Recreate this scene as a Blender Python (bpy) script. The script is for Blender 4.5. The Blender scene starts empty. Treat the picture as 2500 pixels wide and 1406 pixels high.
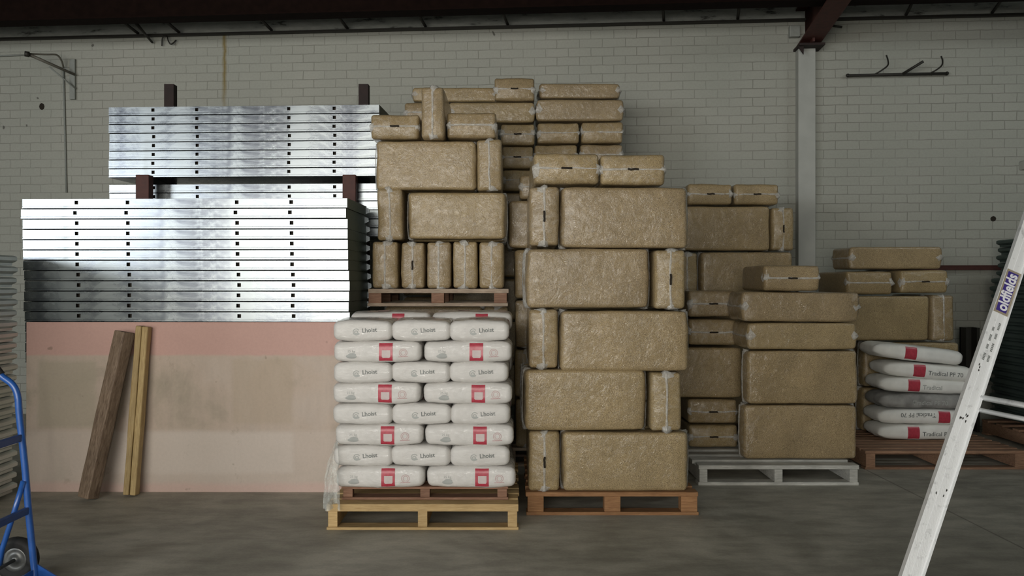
import bpy, bmesh, math, random
from mathutils import Vector, Matrix, noise, Euler
PI = math.pi
C = bpy.context.scene.collection
sc = bpy.context.scene
random.seed(7)

# ------------------------------------------------------------------ camera, light, exposure
F, CX, HZ, EYE = 2000.0, 1250.0, 690.0, 1.51        # focal length in pixels of a 2500 px frame, horizon row, eye height
cam_d = bpy.data.cameras.new('camera')
cam = bpy.data.objects.new('camera', cam_d); C.objects.link(cam)
cam.location = (0, 0, EYE); cam.rotation_euler = (PI/2, 0, 0)
cam_d.sensor_fit = 'HORIZONTAL'; cam_d.sensor_width = 36.0; cam_d.lens = 36.0*F/2500
cam_d.shift_y = (HZ-703.0)/2500.0; cam_d.clip_end = 100
sc.camera = cam
w = bpy.data.worlds.new('world'); sc.world = w; w.use_nodes = True
w.node_tree.nodes['Background'].inputs[0].default_value = (0.62, 0.70, 0.66, 1)
w.node_tree.nodes['Background'].inputs[1].default_value = 0.055
vs = sc.view_settings
vs.view_transform = 'Standard'; vs.look = 'None'; vs.gamma = 1.0; vs.use_curve_mapping = False
vs.exposure = 0.0

def area(name, loc, target, sx, sy, power, col=(1, 1, 1)):
    d = bpy.data.lights.new(name, 'AREA'); d.shape = 'RECTANGLE'; d.size = sx; d.size_y = sy; d.energy = power; d.color = col
    o = bpy.data.objects.new(name, d); C.objects.link(o); o.location = loc
    o.rotation_euler = (Vector(target)-Vector(loc)).to_track_quat('-Z', 'Y').to_euler()
    return o
area('roller_door_daylight', (-3.0, -4.2, 2.35), (-2.0, 6, 2.45), 6.4, 3.9, 142, (1.0, 0.965, 0.89)).data.spread = math.radians(82)
area('side_door_daylight', (-12.3, -7.5, 3.05), (-5, 6, 2.6), 4.4, 2.3, 560, (0.93, 0.97, 1.0))
area('high_window_daylight', (1.0, -8.0, 6.6), (-1, 7, 2.2), 9.0, 1.5, 60, (0.95, 0.98, 1.0))
area('right_wall_wash', (6.0, 5.0, 4.9), (4.4, 8.7, 2.4), 3.0, 1.0, 62, (0.90, 0.97, 0.95))  # added unseen lamp that lifts the right part of the wall
area('work_lamp', (0.86, -2.6, 1.72), (0.3, 5.4, 1.5), 0.14, 0.10, 34, (1.0, 0.96, 0.86))

# ------------------------------------------------------------------ helpers
def U(px, py, Y): return ((px-CX)/F*Y, EYE-(py-HZ)/F*Y)
def setp(o, label=None, cat=None, group=None, kind=None):
    if label: o['label'] = label
    if cat: o['category'] = cat
    if group: o['group'] = group
    if kind: o['kind'] = kind
    return o
def thing(name, label, cat, loc=(0, 0, 0), rot=(0, 0, 0), group=None):
    o = bpy.data.objects.new(name, None); C.objects.link(o); o.empty_display_size = .05
    o.location = loc; o.rotation_euler = rot
    return setp(o, label, cat, group)
def mesh(name, vs_, fs, mat, smooth=True, mats=None, mi=None):
    m = bpy.data.meshes.new(name); m.from_pydata([tuple(v) for v in vs_], [], fs)
    for mm in (mats or [mat]): m.materials.append(mm)
    if mi:
        for p, i in zip(m.polygons, mi): p.material_index = i
    bm = bmesh.new(); bm.from_mesh(m); bmesh.ops.recalc_face_normals(bm, faces=bm.faces); bm.to_mesh(m); bm.free()
    if smooth: m.polygons.foreach_set('use_smooth', [True]*len(m.polygons))
    return m
def link(name, me, parent=None, loc=(0, 0, 0), rot=(0, 0, 0)):
    o = bpy.data.objects.new(name, me); C.objects.link(o); o.parent = parent; o.location = loc; o.rotation_euler = rot
    return o
def dup(root, loc, rot, label=None, group=None):
    r = root.copy(); C.objects.link(r); r.location = loc; r.rotation_euler = rot
    if label: r['label'] = label
    if group: r['group'] = group
    for ch in list(root.children):
        c = ch.copy(); C.objects.link(c); c.parent = r
        for g in ch.children:
            d = g.copy(); C.objects.link(d); d.parent = c
    return r

class MB:
    """collects boxes, prisms and tubes into one mesh"""
    def __init__(s): s.bm = bmesh.new()
    def box(s, a, b, rot=None, piv=None, bev=0.0):
        r = bmesh.ops.create_cube(s.bm, size=1.0)
        vv = r['verts']
        for v in vv:
            v.co = Vector([(a[i]+b[i])/2 + v.co[i]*(b[i]-a[i]) for i in range(3)])
        if bev:
            es = list({e for v in vv for e in v.link_edges})
            rr = bmesh.ops.bevel(s.bm, geom=es, offset=bev, segments=2, affect='EDGES', profile=.5)
            vv = rr['verts']
        if rot is not None:
            bmesh.ops.rotate(s.bm, verts=vv, cent=piv or (0, 0, 0), matrix=rot)
        return s
    def tube(s, pts, r, n=12, cap=True, r1=None):
        pts = [Vector(p) for p in pts]; rings = []
        up = None
        for i, p in enumerate(pts):
            t = (pts[min(i+1, len(pts)-1)]-pts[max(i-1, 0)]).normalized()
            if up is None: up = t.orthogonal().normalized()
            up = (up - t*up.dot(t)).normalized(); bi = t.cross(up)
            rad = r if r1 is None else r+(r1-r)*i/(len(pts)-1)
            rings.append([s.bm.verts.new(p+(up*math.cos(2*PI*k/n)+bi*math.sin(2*PI*k/n))*rad) for k in range(n)])
        for a, b in zip(rings, rings[1:]):
            for k in range(n): s.bm.faces.new((a[k], a[(k+1) % n], b[(k+1) % n], b[k]))
        if cap: s.bm.faces.new(rings[0][::-1]); s.bm.faces.new(rings[-1])
        return s
    def lathe(s, prof, axis_o, axis='Y', n=32):
        rings = []
        for (r, h) in prof:
            ring = []
            for k in range(n):
                a = 2*PI*k/n
                if axis == 'Y': p = Vector((r*math.cos(a), h, r*math.sin(a)))
                else: p = Vector((r*math.cos(a), r*math.sin(a), h))
                ring.append(s.bm.verts.new(p+Vector(axis_o)))
            rings.append(ring)
        for a, b in zip(rings, rings[1:]):
            for k in range(n): s.bm.faces.new((a[k], a[(k+1) % n], b[(k+1) % n], b[k]))
        return s
    def prism(s, pts, y0, y1):
        """polygon in x-z extruded along y"""
        a = [s.bm.verts.new((x, y0, z)) for x, z in pts]; b = [s.bm.verts.new((x, y1, z)) for x, z in pts]
        s.bm.faces.new(a); s.bm.faces.new(b[::-1]); n = len(pts)
        for k in range(n): s.bm.faces.new((a[k], b[k], b[(k+1) % n], a[(k+1) % n]))
        return s
    def make(s, name, mat, smooth=False):
        bmesh.ops.recalc_face_normals(s.bm, faces=s.bm.faces)
        m = bpy.data.meshes.new(name); s.bm.to_mesh(m); s.bm.free(); m.materials.append(mat)
        if smooth: m.polygons.foreach_set('use_smooth', [True]*len(m.polygons))
        return m
    def obj(s, name, mat, parent=None, smooth=False): return link(name, s.make(name, mat, smooth), parent)

# ------------------------------------------------------------------ materials
class NT:
    def __init__(s, name):
        s.m = bpy.data.materials.new(name); s.m.use_nodes = True; s.t = s.m.node_tree; s.n = s.t.nodes
        s.b = s.n['Principled BSDF']; s.out = s.n['Material Output']
    def node(s, typ, **kw):
        n = s.n.new(typ)
        for k, v in kw.items():
            if k in n.inputs: s.put(n.inputs[k], v)
            else: setattr(n, k, v)
        return n
    def put(s, inp, v):
        if isinstance(v, bpy.types.NodeSocket): s.t.links.new(v, inp)
        elif isinstance(v, tuple) and len(v) == 3 and inp.type == 'RGBA': inp.default_value = (*v, 1)
        else: inp.default_value = v
    def obj(s): return s.node('ShaderNodeTexCoord').outputs['Object']
    def noise(s, vec, scale, detail=3, rough=.5, dist=0.0):
        n = s.node('ShaderNodeTexNoise', Scale=scale, Detail=detail, Roughness=rough, Distortion=dist); s.put(n.inputs['Vector'], vec)
        return n.outputs['Fac']
    def ramp(s, fac, stops):
        n = s.node('ShaderNodeValToRGB'); s.put(n.inputs['Fac'], fac); e = n.color_ramp.elements
        while len(e) < len(stops): e.new(.5)
        for el, (p, c) in zip(e, stops):
            el.position = p; el.color = (*c, 1) if isinstance(c, tuple) else (c, c, c, 1)
        return n.outputs['Color']
    def mix(s, f, a, b, typ='MIX'):
        n = s.node('ShaderNodeMixRGB', blend_type=typ); s.put(n.inputs[0], f); s.put(n.inputs[1], a); s.put(n.inputs[2], b); return n.outputs[0]
    def math(s, op, a, b=0.0, c=None, clamp=False):
        n = s.node('ShaderNodeMath', operation=op); n.use_clamp = clamp; s.put(n.inputs[0], a); s.put(n.inputs[1], b)
        if c is not None: s.put(n.inputs[2], c)
        return n.outputs[0]
    def sep(s, v):
        n = s.node('ShaderNodeSeparateXYZ'); s.put(n.inputs[0], v); return n.outputs
    def comb(s, x, y, z):
        n = s.node('ShaderNodeCombineXYZ'); s.put(n.inputs[0], x); s.put(n.inputs[1], y); s.put(n.inputs[2], z); return n.outputs[0]
    def mapv(s, v, scale=(1, 1, 1), loc=(0, 0, 0)):
        n = s.node('ShaderNodeMapping'); s.put(n.inputs['Vector'], v); n.inputs['Scale'].default_value = scale; n.inputs['Location'].default_value = loc
        return n.outputs[0]
    def bump(s, h, strength, dist=.01):
        n = s.node('ShaderNodeBump', Strength=strength, Distance=dist); s.put(n.inputs['Height'], h); return n.outputs[0]
    def set(s, **kw):
        for k, v in kw.items():
            k = k.replace('_', ' ')
            s.put(s.b.inputs[k], v)
        return s.m
def plain(name, col, rough=.6, metal=0.0, var=.12, scale=30, bump=.15, **kw):
    t = NT(name); o = t.obj(); f = t.noise(o, scale, 4)
    c = t.mix(1.0, col, t.ramp(f, [(.3, 1-var), (.7, 1+var if 1+var <= 1 else 1.0)]), 'MULTIPLY')
    return t.set(Base_Color=c, Roughness=rough, Metallic=metal, Normal=t.bump(f, bump, .002), **kw)

def mat_bale():
    t = NT('compressed_hemp_in_film'); o = t.obj()
    info = t.node('ShaderNodeObjectInfo')
    off = t.node('ShaderNodeVectorMath', operation='ADD'); t.put(off.inputs[0], o)
    t.put(off.inputs[1], t.comb(t.math('MULTIPLY', info.outputs['Random'], 37.0), t.math('MULTIPLY', info.outputs['Random'], 11.0), 3.0)); v = off.outputs[0]
    chips = t.noise(t.mapv(v, (1, 1, 1.5)), 210, 3, .7)
    mid = t.noise(v, 34, 4, .6); big = t.noise(v, 4.0, 3)
    base = t.ramp(chips, [(.30, (.150, .106, .058)), (.48, (.35, .260, .132)), (.70, (.60, .475, .275))])
    base = t.mix(.9, base, t.ramp(mid, [(.3, .80), (.7, 1.0)]), 'MULTIPLY')
    base = t.mix(.9, base, t.ramp(big, [(.3, .82), (.65, 1.0)]), 'MULTIPLY')
    base = t.mix(1.0, base, t.ramp(info.outputs['Random'], [(0, (.86, .84, .86)), (.5, (.97, .94, .90)), (1, (1, .985, .93))]), 'MULTIPLY')
    # film is doubled up and milky near the sealed ends (local y is the length)
    y = t.math('ABSOLUTE', t.sep(o)[1])
    wr = t.noise(t.mapv(v, (1, 1, 1)), 17, 5, .65, 1.2)
    milky = t.math('MULTIPLY', t.math('SUBTRACT', y, .365), 14.0, clamp=True)
    milky = t.math('MULTIPLY', milky, t.ramp(wr, [(.50, 0.0), (.72, .45)]))
    base = t.mix(milky, base, (.62, .58, .52))
    wr2 = t.noise(v, 9, 4, .6, 1.5)
    cn = t.bump(t.math('ADD', wr, t.math('MULTIPLY', wr2, 1.5)), .50, .011)
    return t.set(Base_Color=base, Roughness=.62, Normal=t.bump(chips, .35, .004), Coat_Weight=.8, Coat_Roughness=.075, Coat_IOR=1.45, Coat_Normal=cn)
def mat_film(name, dens=.45, col=(.82, .82, .80)):
    t = NT(name); o = t.obj(); n1 = t.noise(o, 26, 5, .65, 1.5)
    bmp = t.bump(n1, .8, .01)
    t.set(Base_Color=col, Roughness=.10, Normal=bmp, Specular_IOR_Level=.8)
    t.put(t.b.inputs['Alpha'], t.ramp(n1, [(.3, dens*.6), (.7, min(1, dens*1.5))]))
    return t.m
def mat_sack():
    t = NT('white_paper_sack_under_film'); o = t.obj(); info = t.node('ShaderNodeObjectInfo')
    n1 = t.noise(o, 11, 4, .6, .8); n2 = t.noise(t.mapv(o, (1, 1, 3.5)), 8, 4, .55, 1.6)
    c = t.mix(1.0, (.66, .635, .60), t.ramp(n1, [(.3, .90), (.7, 1.0)]), 'MULTIPLY')
    return t.set(Base_Color=c, Roughness=.55, Normal=t.bump(n1, .35, .008), Coat_Weight=.9, Coat_Roughness=.08, Coat_Normal=t.bump(n2, .95, .022))
def mat_wood(name, dark, light, rough=.75, sc_=1.0, dirt=.25):
    t = NT(name); o = t.obj(); info = t.node('ShaderNodeObjectInfo')
    v = t.mapv(o, (1.2, 6, 14)); g = t.noise(v, 7*sc_, 5, .6, 1.0); d = t.noise(o, 5, 4)
    c = t.ramp(g, [(.3, dark), (.7, light)])
    c = t.mix(dirt, c, t.ramp(d, [(.35, .45), (.65, 1.0)]), 'MULTIPLY')
    c = t.mix(1.0, c, t.ramp(info.outputs['Random'], [(0, .78), (1, 1.0)]), 'MULTIPLY')
    return t.set(Base_Color=c, Roughness=rough, Normal=t.bump(g, .3, .003))
def mat_metal(name, col, rough, blot=.25):
    t = NT(name); o = t.obj()
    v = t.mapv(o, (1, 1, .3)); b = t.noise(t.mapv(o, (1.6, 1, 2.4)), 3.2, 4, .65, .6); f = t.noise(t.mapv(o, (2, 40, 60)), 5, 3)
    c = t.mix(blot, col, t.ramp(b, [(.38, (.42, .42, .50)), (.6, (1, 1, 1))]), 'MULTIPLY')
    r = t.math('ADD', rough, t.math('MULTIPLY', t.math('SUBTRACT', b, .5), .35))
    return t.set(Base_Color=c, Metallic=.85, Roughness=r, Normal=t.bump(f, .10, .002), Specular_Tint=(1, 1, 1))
M_bale = mat_bale()
M_film = mat_film('clear_film_seam', .50, (.70,.68,.63))
M_wrap = mat_film('stretch_film', .38, (.80, .84, .80))
M_slot = plain('dark_handle_opening', (.02, .014, .008), .9)
M_sack = mat_sack()
M_red = plain('red_print', (.50, .045, .075), .5, var=.25, scale=60, Coat_Weight=.5, Coat_Roughness=.25)
M_redf = plain('faint_red_print', (.55, .38, .37), .5)
M_grey = plain('grey_print', (.20, .21, .20), .5)
M_greyl = plain('pale_grey_print', (.40, .41, .39), .5)
M_pale = plain('pale_print', (.60, .50, .48), .5)
M_white = plain('white_print', (.82, .82, .85), .5)
M_navy = plain('violet_blue_print', (.055, .035, .23), .4)
M_gold = plain('dull_gold_print', (.33, .28, .20), .5)
M_pine = mat_wood('new_pine', (.46, .30, .125), (.66, .47, .23))
M_oldpine = mat_wood('worn_grey_pine', (.34, .25, .18), (.62, .49, .37), dirt=.6)
M_orange = mat_wood('orange_stained_timber', (.25, .115, .045), (.42, .22, .095))
M_red_w = mat_wood('reddish_timber', (.20, .095, .055), (.34, .19, .12))
M_whitew = mat_wood('whitewashed_timber', (.45, .44, .40), (.72, .71, .65), dirt=.5)
M_brownw = mat_wood('red_brown_timber', (.23, .125, .075), (.44, .26, .16))
M_panel = mat_metal('mill_aluminium', (.295, .32, .33), .26, .65)
M_panel2 = mat_metal('dull_zinc_steel', (.66, .70, .67), .5)
M_paneld = mat_metal('shade_darkened_zinc', (.13, .17, .155), .6)  # zinc tone darkened to stand in for a side away from light
M_rust = plain('rust_red_primer', (.075, .018, .011), .65, var=.35, scale=22)
M_rustd = plain('dark_red_oxide_paint', (.022, .009, .007), .75, var=.4, scale=14)
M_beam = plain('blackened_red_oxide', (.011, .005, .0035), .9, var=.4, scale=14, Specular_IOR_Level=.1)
M_steel = plain('dark_bare_steel', (.045, .042, .036), .55, .5)
M_blue = plain('blue_enamel', (.025, .115, .42), .32, var=.2, Coat_Weight=.4)
M_blued = plain('blue_enamel_bar', (.018, .075, .27), .4, var=.2)
M_rubber = plain('black_rubber', (.018, .018, .018), .75)
M_hub = plain('grey_hub', (.17, .175, .17), .4, .5)
M_alu = NT('ladder_aluminium')
_o = M_alu.obj(); _f = M_alu.noise(M_alu.mapv(_o, (60, 60, 2.0)), 3, 4); _s = M_alu.noise(_o, 18, 4, .7)
M_alu = M_alu.set(Base_Color=M_alu.mix(.7, (.93, .94, .94), M_alu.ramp(_s, [(.30, .55), (.42, 1.0)]), 'MULTIPLY'), Metallic=.25, Roughness=.40, Normal=M_alu.bump(_f, .25, .003))
M_box = plain('grey_plastic', (.30, .31, .28), .5)
M_pipe = plain('painted_pipe', (.17, .16, .13), .6, .2, var=.3)
M_cond = plain('grey_painted_conduit', (.27, .285, .26), .7)

# ------------------------------------------------------------------ the building
WT = 0.077; WA = -math.atan(WT); WY = 9.0
def wall_hit(px, py, off=0.0):
    k = (px-CX)/F; Y = (WY-off)/(1+WT*k); return Vector((k*Y, Y, EYE-(py-HZ)/F*Y))
TOPZ = 4.31
def mat_wall():
    t = NT('painted_brick'); o = t.obj(); x, y, z = t.sep(o)
    v = t.comb(x, t.math('ADD', z, 5.0), 0.0)
    warp = t.noise(o, 7, 2)
    v2 = t.node('ShaderNodeVectorMath', operation='ADD'); t.put(v2.inputs[0], v); t.put(v2.inputs[1], t.comb(t.math('MULTIPLY', t.math('SUBTRACT', warp, .5), .02), t.math('MULTIPLY', t.math('SUBTRACT', warp, .5), .014), 0.0))
    br = t.node('ShaderNodeTexBrick', offset=.5, squash=1.0); t.put(br.inputs['Vector'], v2.outputs[0])
    for k, val in (('Scale', 1.0), ('Mortar Size', .0052), ('Mortar Smooth', .35), ('Brick Width', .247), ('Row Height', .0955), ('Bias', 0.0)): br.inputs[k].default_value = val
    br.inputs['Color1'].default_value = (1, 1, 1, 1); br.inputs['Color2'].default_value = (.95, .95, .95, 1); br.inputs['Mortar'].default_value = (.58, .58, .56, 1)
    fade = t.ramp(t.noise(o, 1.6, 4, .6), [(.35, .35), (.6, 1.0)])      # joints filled with paint in places
    big = t.noise(o, .8, 4, .6); g = t.noise(o, 45, 4, .7)
    col = t.mix(.7, (.395, .395, .350), t.ramp(big, [(.3, (.80, .83, .80)), (.65, (1, .99, .97))]), 'MULTIPLY')
    col = t.mix(t.math('MULTIPLY', fade, .9), col, br.outputs['Color'], 'MULTIPLY')
    col = t.mix(.35, col, t.ramp(g, [(.3, .75), (.6, 1.0)]), 'MULTIPLY')
    spots = t.ramp(t.noise(o, 6.5, 2, .4), [(.235, 1.0), (.25, 0.0)])
    col = t.mix(t.math('MULTIPLY', spots, .8), col, (.06, .055, .045))
    # rust-yellow run down the wall
    sx = wall_hit(548, 95).x/math.cos(WA)
    d = t.math('ABSOLUTE', t.math('SUBTRACT', t.math('ADD', x, t.math('MULTIPLY', t.math('SUBTRACT', t.noise(o, 9, 4), .5), .05)), sx))
    st = t.math('MULTIPLY', t.math('SUBTRACT', 1.0, t.math('DIVIDE', d, .034), clamp=True), t.math('MULTIPLY', t.math('SUBTRACT', z, 3.30), 2.0, clamp=True))
    col = t.mix(t.math('MULTIPLY', st, 1.0), col, (.20, .145, .035))
    h = t.math('ADD', t.math('MULTIPLY', br.outputs['Fac'], -1.0), t.math('MULTIPLY', g, .5))
    return t.set(Base_Color=col, Roughness=.7, Normal=t.bump(h, .4, .006))
def mat_floor():
    t = NT('stained_concrete'); o = t.obj()
    a = t.noise(o, .9, 6, .62, .6); b = t.noise(t.mapv(o, (1, 2.4, 1)), 3.2, 5, .6); c = t.noise(o, 60, 3, .7)
    col = t.ramp(a, [(.32, (.29, .28, .235)), (.5, (.43, .41, .345)), (.68, (.56, .535, .455))])
    col = t.mix(.8, col, t.ramp(b, [(.36, .62), (.60, 1.0)]), 'MULTIPLY')
    col = t.mix(.4, col, t.ramp(c, [(.3, .7), (.6, 1.0)]), 'MULTIPLY')
    x, y, z = t.sep(o)
    # saw-cut joint running from the right pallet to the camera's right
    p1 = Vector(((2130-CX)/F*6.5, 6.5)); p2 = Vector(((2500-CX)/F*4.65, 4.65)); n = Vector((p2.y-p1.y, p1.x-p2.x)).normalized()
    d = t.math('ABSOLUTE', t.math('ADD', t.math('MULTIPLY', x, n.x), t.math('ADD', t.math('MULTIPLY', y, n.y), -n.dot(p1))))
    j = t.math('SUBTRACT', 1.0, t.math('DIVIDE', d, .011), clamp=True)
    col = t.mix(t.math('MULTIPLY', j, .6), col, (.035, .03, .022))
    return t.set(Base_Color=col, Roughness=t.math('ADD', .50, t.math('MULTIPLY', b, .3)), Normal=t.bump(t.math('ADD', t.math('MULTIPLY', c, .4), t.math('MULTIPLY', b, .6)), .25, .006))
def mat_roof():
    t = NT('dark_roof_sheet'); t.b.inputs['Specular IOR Level'].default_value = .1; o = t.obj(); a = t.noise(o, 3, 5, .65)
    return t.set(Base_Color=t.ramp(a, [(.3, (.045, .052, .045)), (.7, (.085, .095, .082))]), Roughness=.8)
M_wall, M_floor, M_roof = mat_wall(), mat_floor(), mat_roof()
setp(MB().box((-12, -10, -.2), (12, 10.5, 0)).obj('floor', M_floor), kind='structure')
wl = MB().box((-11, 0, 0), (11, .25, TOPZ)).obj('wall_back', M_wall); wl.location = (0, WY, 0); wl.rotation_euler.z = WA; setp(wl, kind='structure')
def on_wall(mb, name, mat, smooth=False):
    o = mb.obj(name, mat, None, smooth); o.location = (0, WY, 0); o.rotation_euler.z = WA; return setp(o, kind='structure')
on_wall(MB().box((-11, -.055, TOPZ-.012), (11, .10, TOPZ+.012)), 'trim_1', M_steel)
# sheet-metal infill above the brickwork
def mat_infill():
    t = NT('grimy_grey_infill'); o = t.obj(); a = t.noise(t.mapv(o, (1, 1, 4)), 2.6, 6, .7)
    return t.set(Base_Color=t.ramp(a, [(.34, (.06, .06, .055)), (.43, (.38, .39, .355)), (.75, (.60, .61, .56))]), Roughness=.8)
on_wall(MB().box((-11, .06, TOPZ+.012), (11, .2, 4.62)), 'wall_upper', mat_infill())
# corrugated roof sheet, rising toward the camera
mb = MB(); n = 260; pts = []
for i in range(n+1):
    x = -11+22*i/n; z = .018*math.sin(i*PI/1.0*.5)*1.0
    pts.append((x, z))
va, vb = [], []
for x, z in pts:
    va.append(mb.bm.verts.new((x, .2, 4.50+z))); vb.append(mb.bm.verts.new((x, -18.0, 4.50+18.2*.12+z)))
for i in range(n): mb.bm.faces.new((va[i], va[i+1], vb[i+1], vb[i]))
vt = [mb.bm.verts.new((x, .2, 4.62)) for x in (-11, 11)] + [mb.bm.verts.new((x, -18, 4.62+18.2*.12)) for x in (11, -11)]
mb.bm.faces.new(vt)
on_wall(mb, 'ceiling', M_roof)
# eaves beam parallel to the wall, with purlins above it
def ibeam(mb, a0, a1, h, wd, tk=.012, axis='X', c=(0, 0)):
    """I-section from a0 to a1 along X, bottom at z=c[1], centred on y=c[0]"""
    y, z = c
    mb.box((a0, y-wd/2, z), (a1, y+wd/2, z+tk)); mb.box((a0, y-wd/2, z+h-tk), (a1, y+wd/2, z+h)); mb.box((a0, y-tk/2, z+tk), (a1, y+tk/2, z+h-tk))
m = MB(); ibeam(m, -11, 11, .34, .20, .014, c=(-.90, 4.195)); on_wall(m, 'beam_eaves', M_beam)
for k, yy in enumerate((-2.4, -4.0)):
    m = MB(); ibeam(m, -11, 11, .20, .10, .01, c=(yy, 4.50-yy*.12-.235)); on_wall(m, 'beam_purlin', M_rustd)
# short brackets under the roof sheet, between beam and wall
for px in (340, 440, 665, 850, 1040, 1240, 1620, 1800, 2210, 2420):
    p = wall_hit(px, 60)
    m = MB(); xl = p.x/math.cos(WA)
    m.tube([(xl, -.02, TOPZ+.03), (xl-.10, -.78, TOPZ+.18)], .016, 6); on_wall(m, 'trim_bracket', M_steel)
# column and rafter
cp = wall_hit(1967, 110); xl = cp.x/math.cos(WA)
m = MB(); ctop = U(1967, 112, cp.y-.2)[1]
m.box((xl-.108, -.12, 0), (xl+.070, -.002, ctop), bev=.006); on_wall(m, 'column', plain('painted_column', (.43, .435, .40), .6, var=.12, scale=6))
m = MB(); m.box((xl-.13, -.25, ctop-.005), (xl+.13, 0, ctop+.02)); m.prism([(xl-.14, ctop), (xl-.08, ctop), (xl-.08, ctop-.09)], -.22, -.20); on_wall(m, 'trim_cap_plate', M_rustd)
m = MB()
Lr = 6.0; sl = .125
for (x0, x1, z0, z1) in ((-.11, .11, 0, .016), (-.11, .11, .40, .416), (-.012, .012, .016, .40)):
    r = bmesh.ops.create_cube(m.bm, size=1.0)
    for v in r['verts']:
        yy = -.02 if v.co.y > 0 else -Lr
        v.co = Vector((xl+(x0 if v.co.x < 0 else x1)-yy*0.0, yy, ctop+.02+(z0 if v.co.z < 0 else z1)-yy*sl))
# haunch stiffener
m.prism([(xl-.012, ctop+.02), (xl+.012, ctop+.02), (xl+.012, ctop+.42), (xl-.012, ctop+.42)], -.30, -.02)
on_wall(m, 'beam_rafter', M_rust)

# ------------------------------------------------------------------ rounded, lumpy boxes (bales, sacks)
def coords(h, r, n):
    a = [-h, -h+.30*r, -h+.65*r, -h+r]; b = [h-r, h-.65*r, h-.30*r, h]
    return a+[-h+r+(2*h-2*r)*(i+1)/(n+1) for i in range(n)]+b
def warp_pt(p, half, r, fn):
    q = Vector([max(-(half[i]-r[i]), min(half[i]-r[i], p[i])) for i in range(3)]); d = Vector([(p[i]-q[i])/r[i] for i in range(3)])
    l = d.length
    if l > 1e-9:
        d = d/l; s_ = Vector([d[i]*r[i] for i in range(3)]); out = q+s_; nn = d
    else: out = q; nn = Vector((0, 0, 1))
    return fn(out, nn)
def rbox(half, r, mids, fn):
    A = [coords(half[i], r[i], mids[i]) for i in range(3)]
    vid, vs_, fs = {}, [], []
    def vert(p):
        k = tuple(round(c, 6) for c in p)
        if k not in vid: vid[k] = len(vs_); vs_.append(warp_pt(Vector(p), half, r, fn))
        return vid[k]
    for ax in range(3):
        u, v = (ax+1) % 3, (ax+2) % 3
        for s_ in (-1, 1):
            for i in range(len(A[u])-1):
                for j in range(len(A[v])-1):
                    quad = []
                    for (a, b) in ((i, j), (i+1, j), (i+1, j+1), (i, j+1)):
                        p = [0, 0, 0]; p[ax] = s_*half[ax]; p[u] = A[u][a]; p[v] = A[v][b]; quad.append(vert(p))
                    fs.append(quad if s_ > 0 else quad[::-1])
    return vs_, fs

def bale_fn(half, seed, amp=.0040):
    w2, l2, h2 = half; sv = Vector((seed*3.1, seed*1.7, seed*5.3))
    def fn(p, n):
        e = noise.noise(p*5.0+sv)*amp + noise.noise(p*17+sv)*amp*.45
        e *= 1+2.0*max(0.0, (abs(p.y)-(l2-.04))/.04)
        q = p+n*e
        # long faces swell a little, ends are drawn out to the seam
        fy = max(0.0, (abs(p.y)-(l2-.05))/.05)
        q.y += math.copysign(.020*fy*(1-min(1, abs(p.z)/h2))*(1-.5*min(1, abs(p.x)/w2)), p.y)
        q.z *= 1-.05*fy*fy; q.x *= 1-.03*fy*fy
        k = (1-(p.y/l2)**2)
        q.z += math.copysign(.004*k*(1-(p.x/w2)**2), p.z)
        return q
    return fn
def end_film(half, s_, seed):
    """heat-sealed seam with crumpled film ears at the end y = s_*half[1]"""
    w2, l2, h2 = half; rnd = random.Random(seed*13+s_); vv, ff = [], []
    n = 22; y0 = l2+.010
    for i in range(n+1):
        x = -w2*.97+2*w2*.97*i/n; bow = .008*(1-(x/w2)**2)
        zc = noise.noise(Vector((x*9, seed, 2)))*.006; hh = .0075+.004*noise.noise(Vector((x*25, seed, 7)))
        for dz, dy in ((hh, 0), (0, .007+.003*rnd.random()), (-hh, 0)):
            vv.append((x, s_*(y0+bow+dy), zc+dz))
    for i in range(n):
        for j in range(2): a = i*3+j; ff.append((a, a+1, a+4, a+3))
    for sx in (-1, 1):
        tip = Vector((sx*(w2+.002+.012*rnd.random()), s_*(l2+.006+.010*rnd.random()), .012*(rnd.random()-.5)))
        ring = [Vector((sx*(w2-.040), s_*(l2+.012), h2*.06)), Vector((sx*(w2-.030), s_*(l2+.004), h2*(.25+.25*rnd.random()))), Vector((sx*(w2-.002), s_*(l2-.020), h2*(.40+.3*rnd.random()))),
                Vector((sx*(w2+.003), s_*(l2-.045-.02*rnd.random()), h2*.04)), Vector((sx*(w2-.000), s_*(l2-.025), -h2*(.30))), Vector((sx*(w2-.030), s_*(l2+.006), -h2*(.15+.25*rnd.random())))]
        c0 = len(vv); m = len(ring)
        vv.append(tip)
        for f in (.5, 1.0):
            for p in ring:
                q = tip.lerp(p, f)+Vector((rnd.uniform(-1, 1), rnd.uniform(-1, 1), rnd.uniform(-1, 1)))*(.0075 if f < 1 else .002)
                vv.append(q)
        for k in range(m):
            ff.append((c0, c0+1+k, c0+1+(k+1) % m)); ff.append((c0+1+k, c0+1+m+k, c0+1+m+(k+1) % m, c0+1+(k+1) % m))
    me = bpy.data.meshes.new('sealed_film_end'); me.from_pydata([tuple(v) for v in vv], [], ff); me.materials.append(M_film)
    me.polygons.foreach_set('use_smooth', [True]*len(me.polygons)); return me
def slot_mesh(half, s_, seed):
    rnd = random.Random(seed); L = .036; H = .0065
    half_ = (L, .006, H)
    vv, ff = rbox(half_, (.006, .003, .004), (3, 0, 0), lambda p, n: p+Vector((0, 0, .004*noise.noise(Vector((p.x*40, seed, 0))))))
    vv = [v+Vector((rnd.uniform(-.012, .012)*0, s_*(half[1]+.024), 0)) for v in vv]
    return mesh('handle_slot', vv, ff, M_slot)
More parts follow.
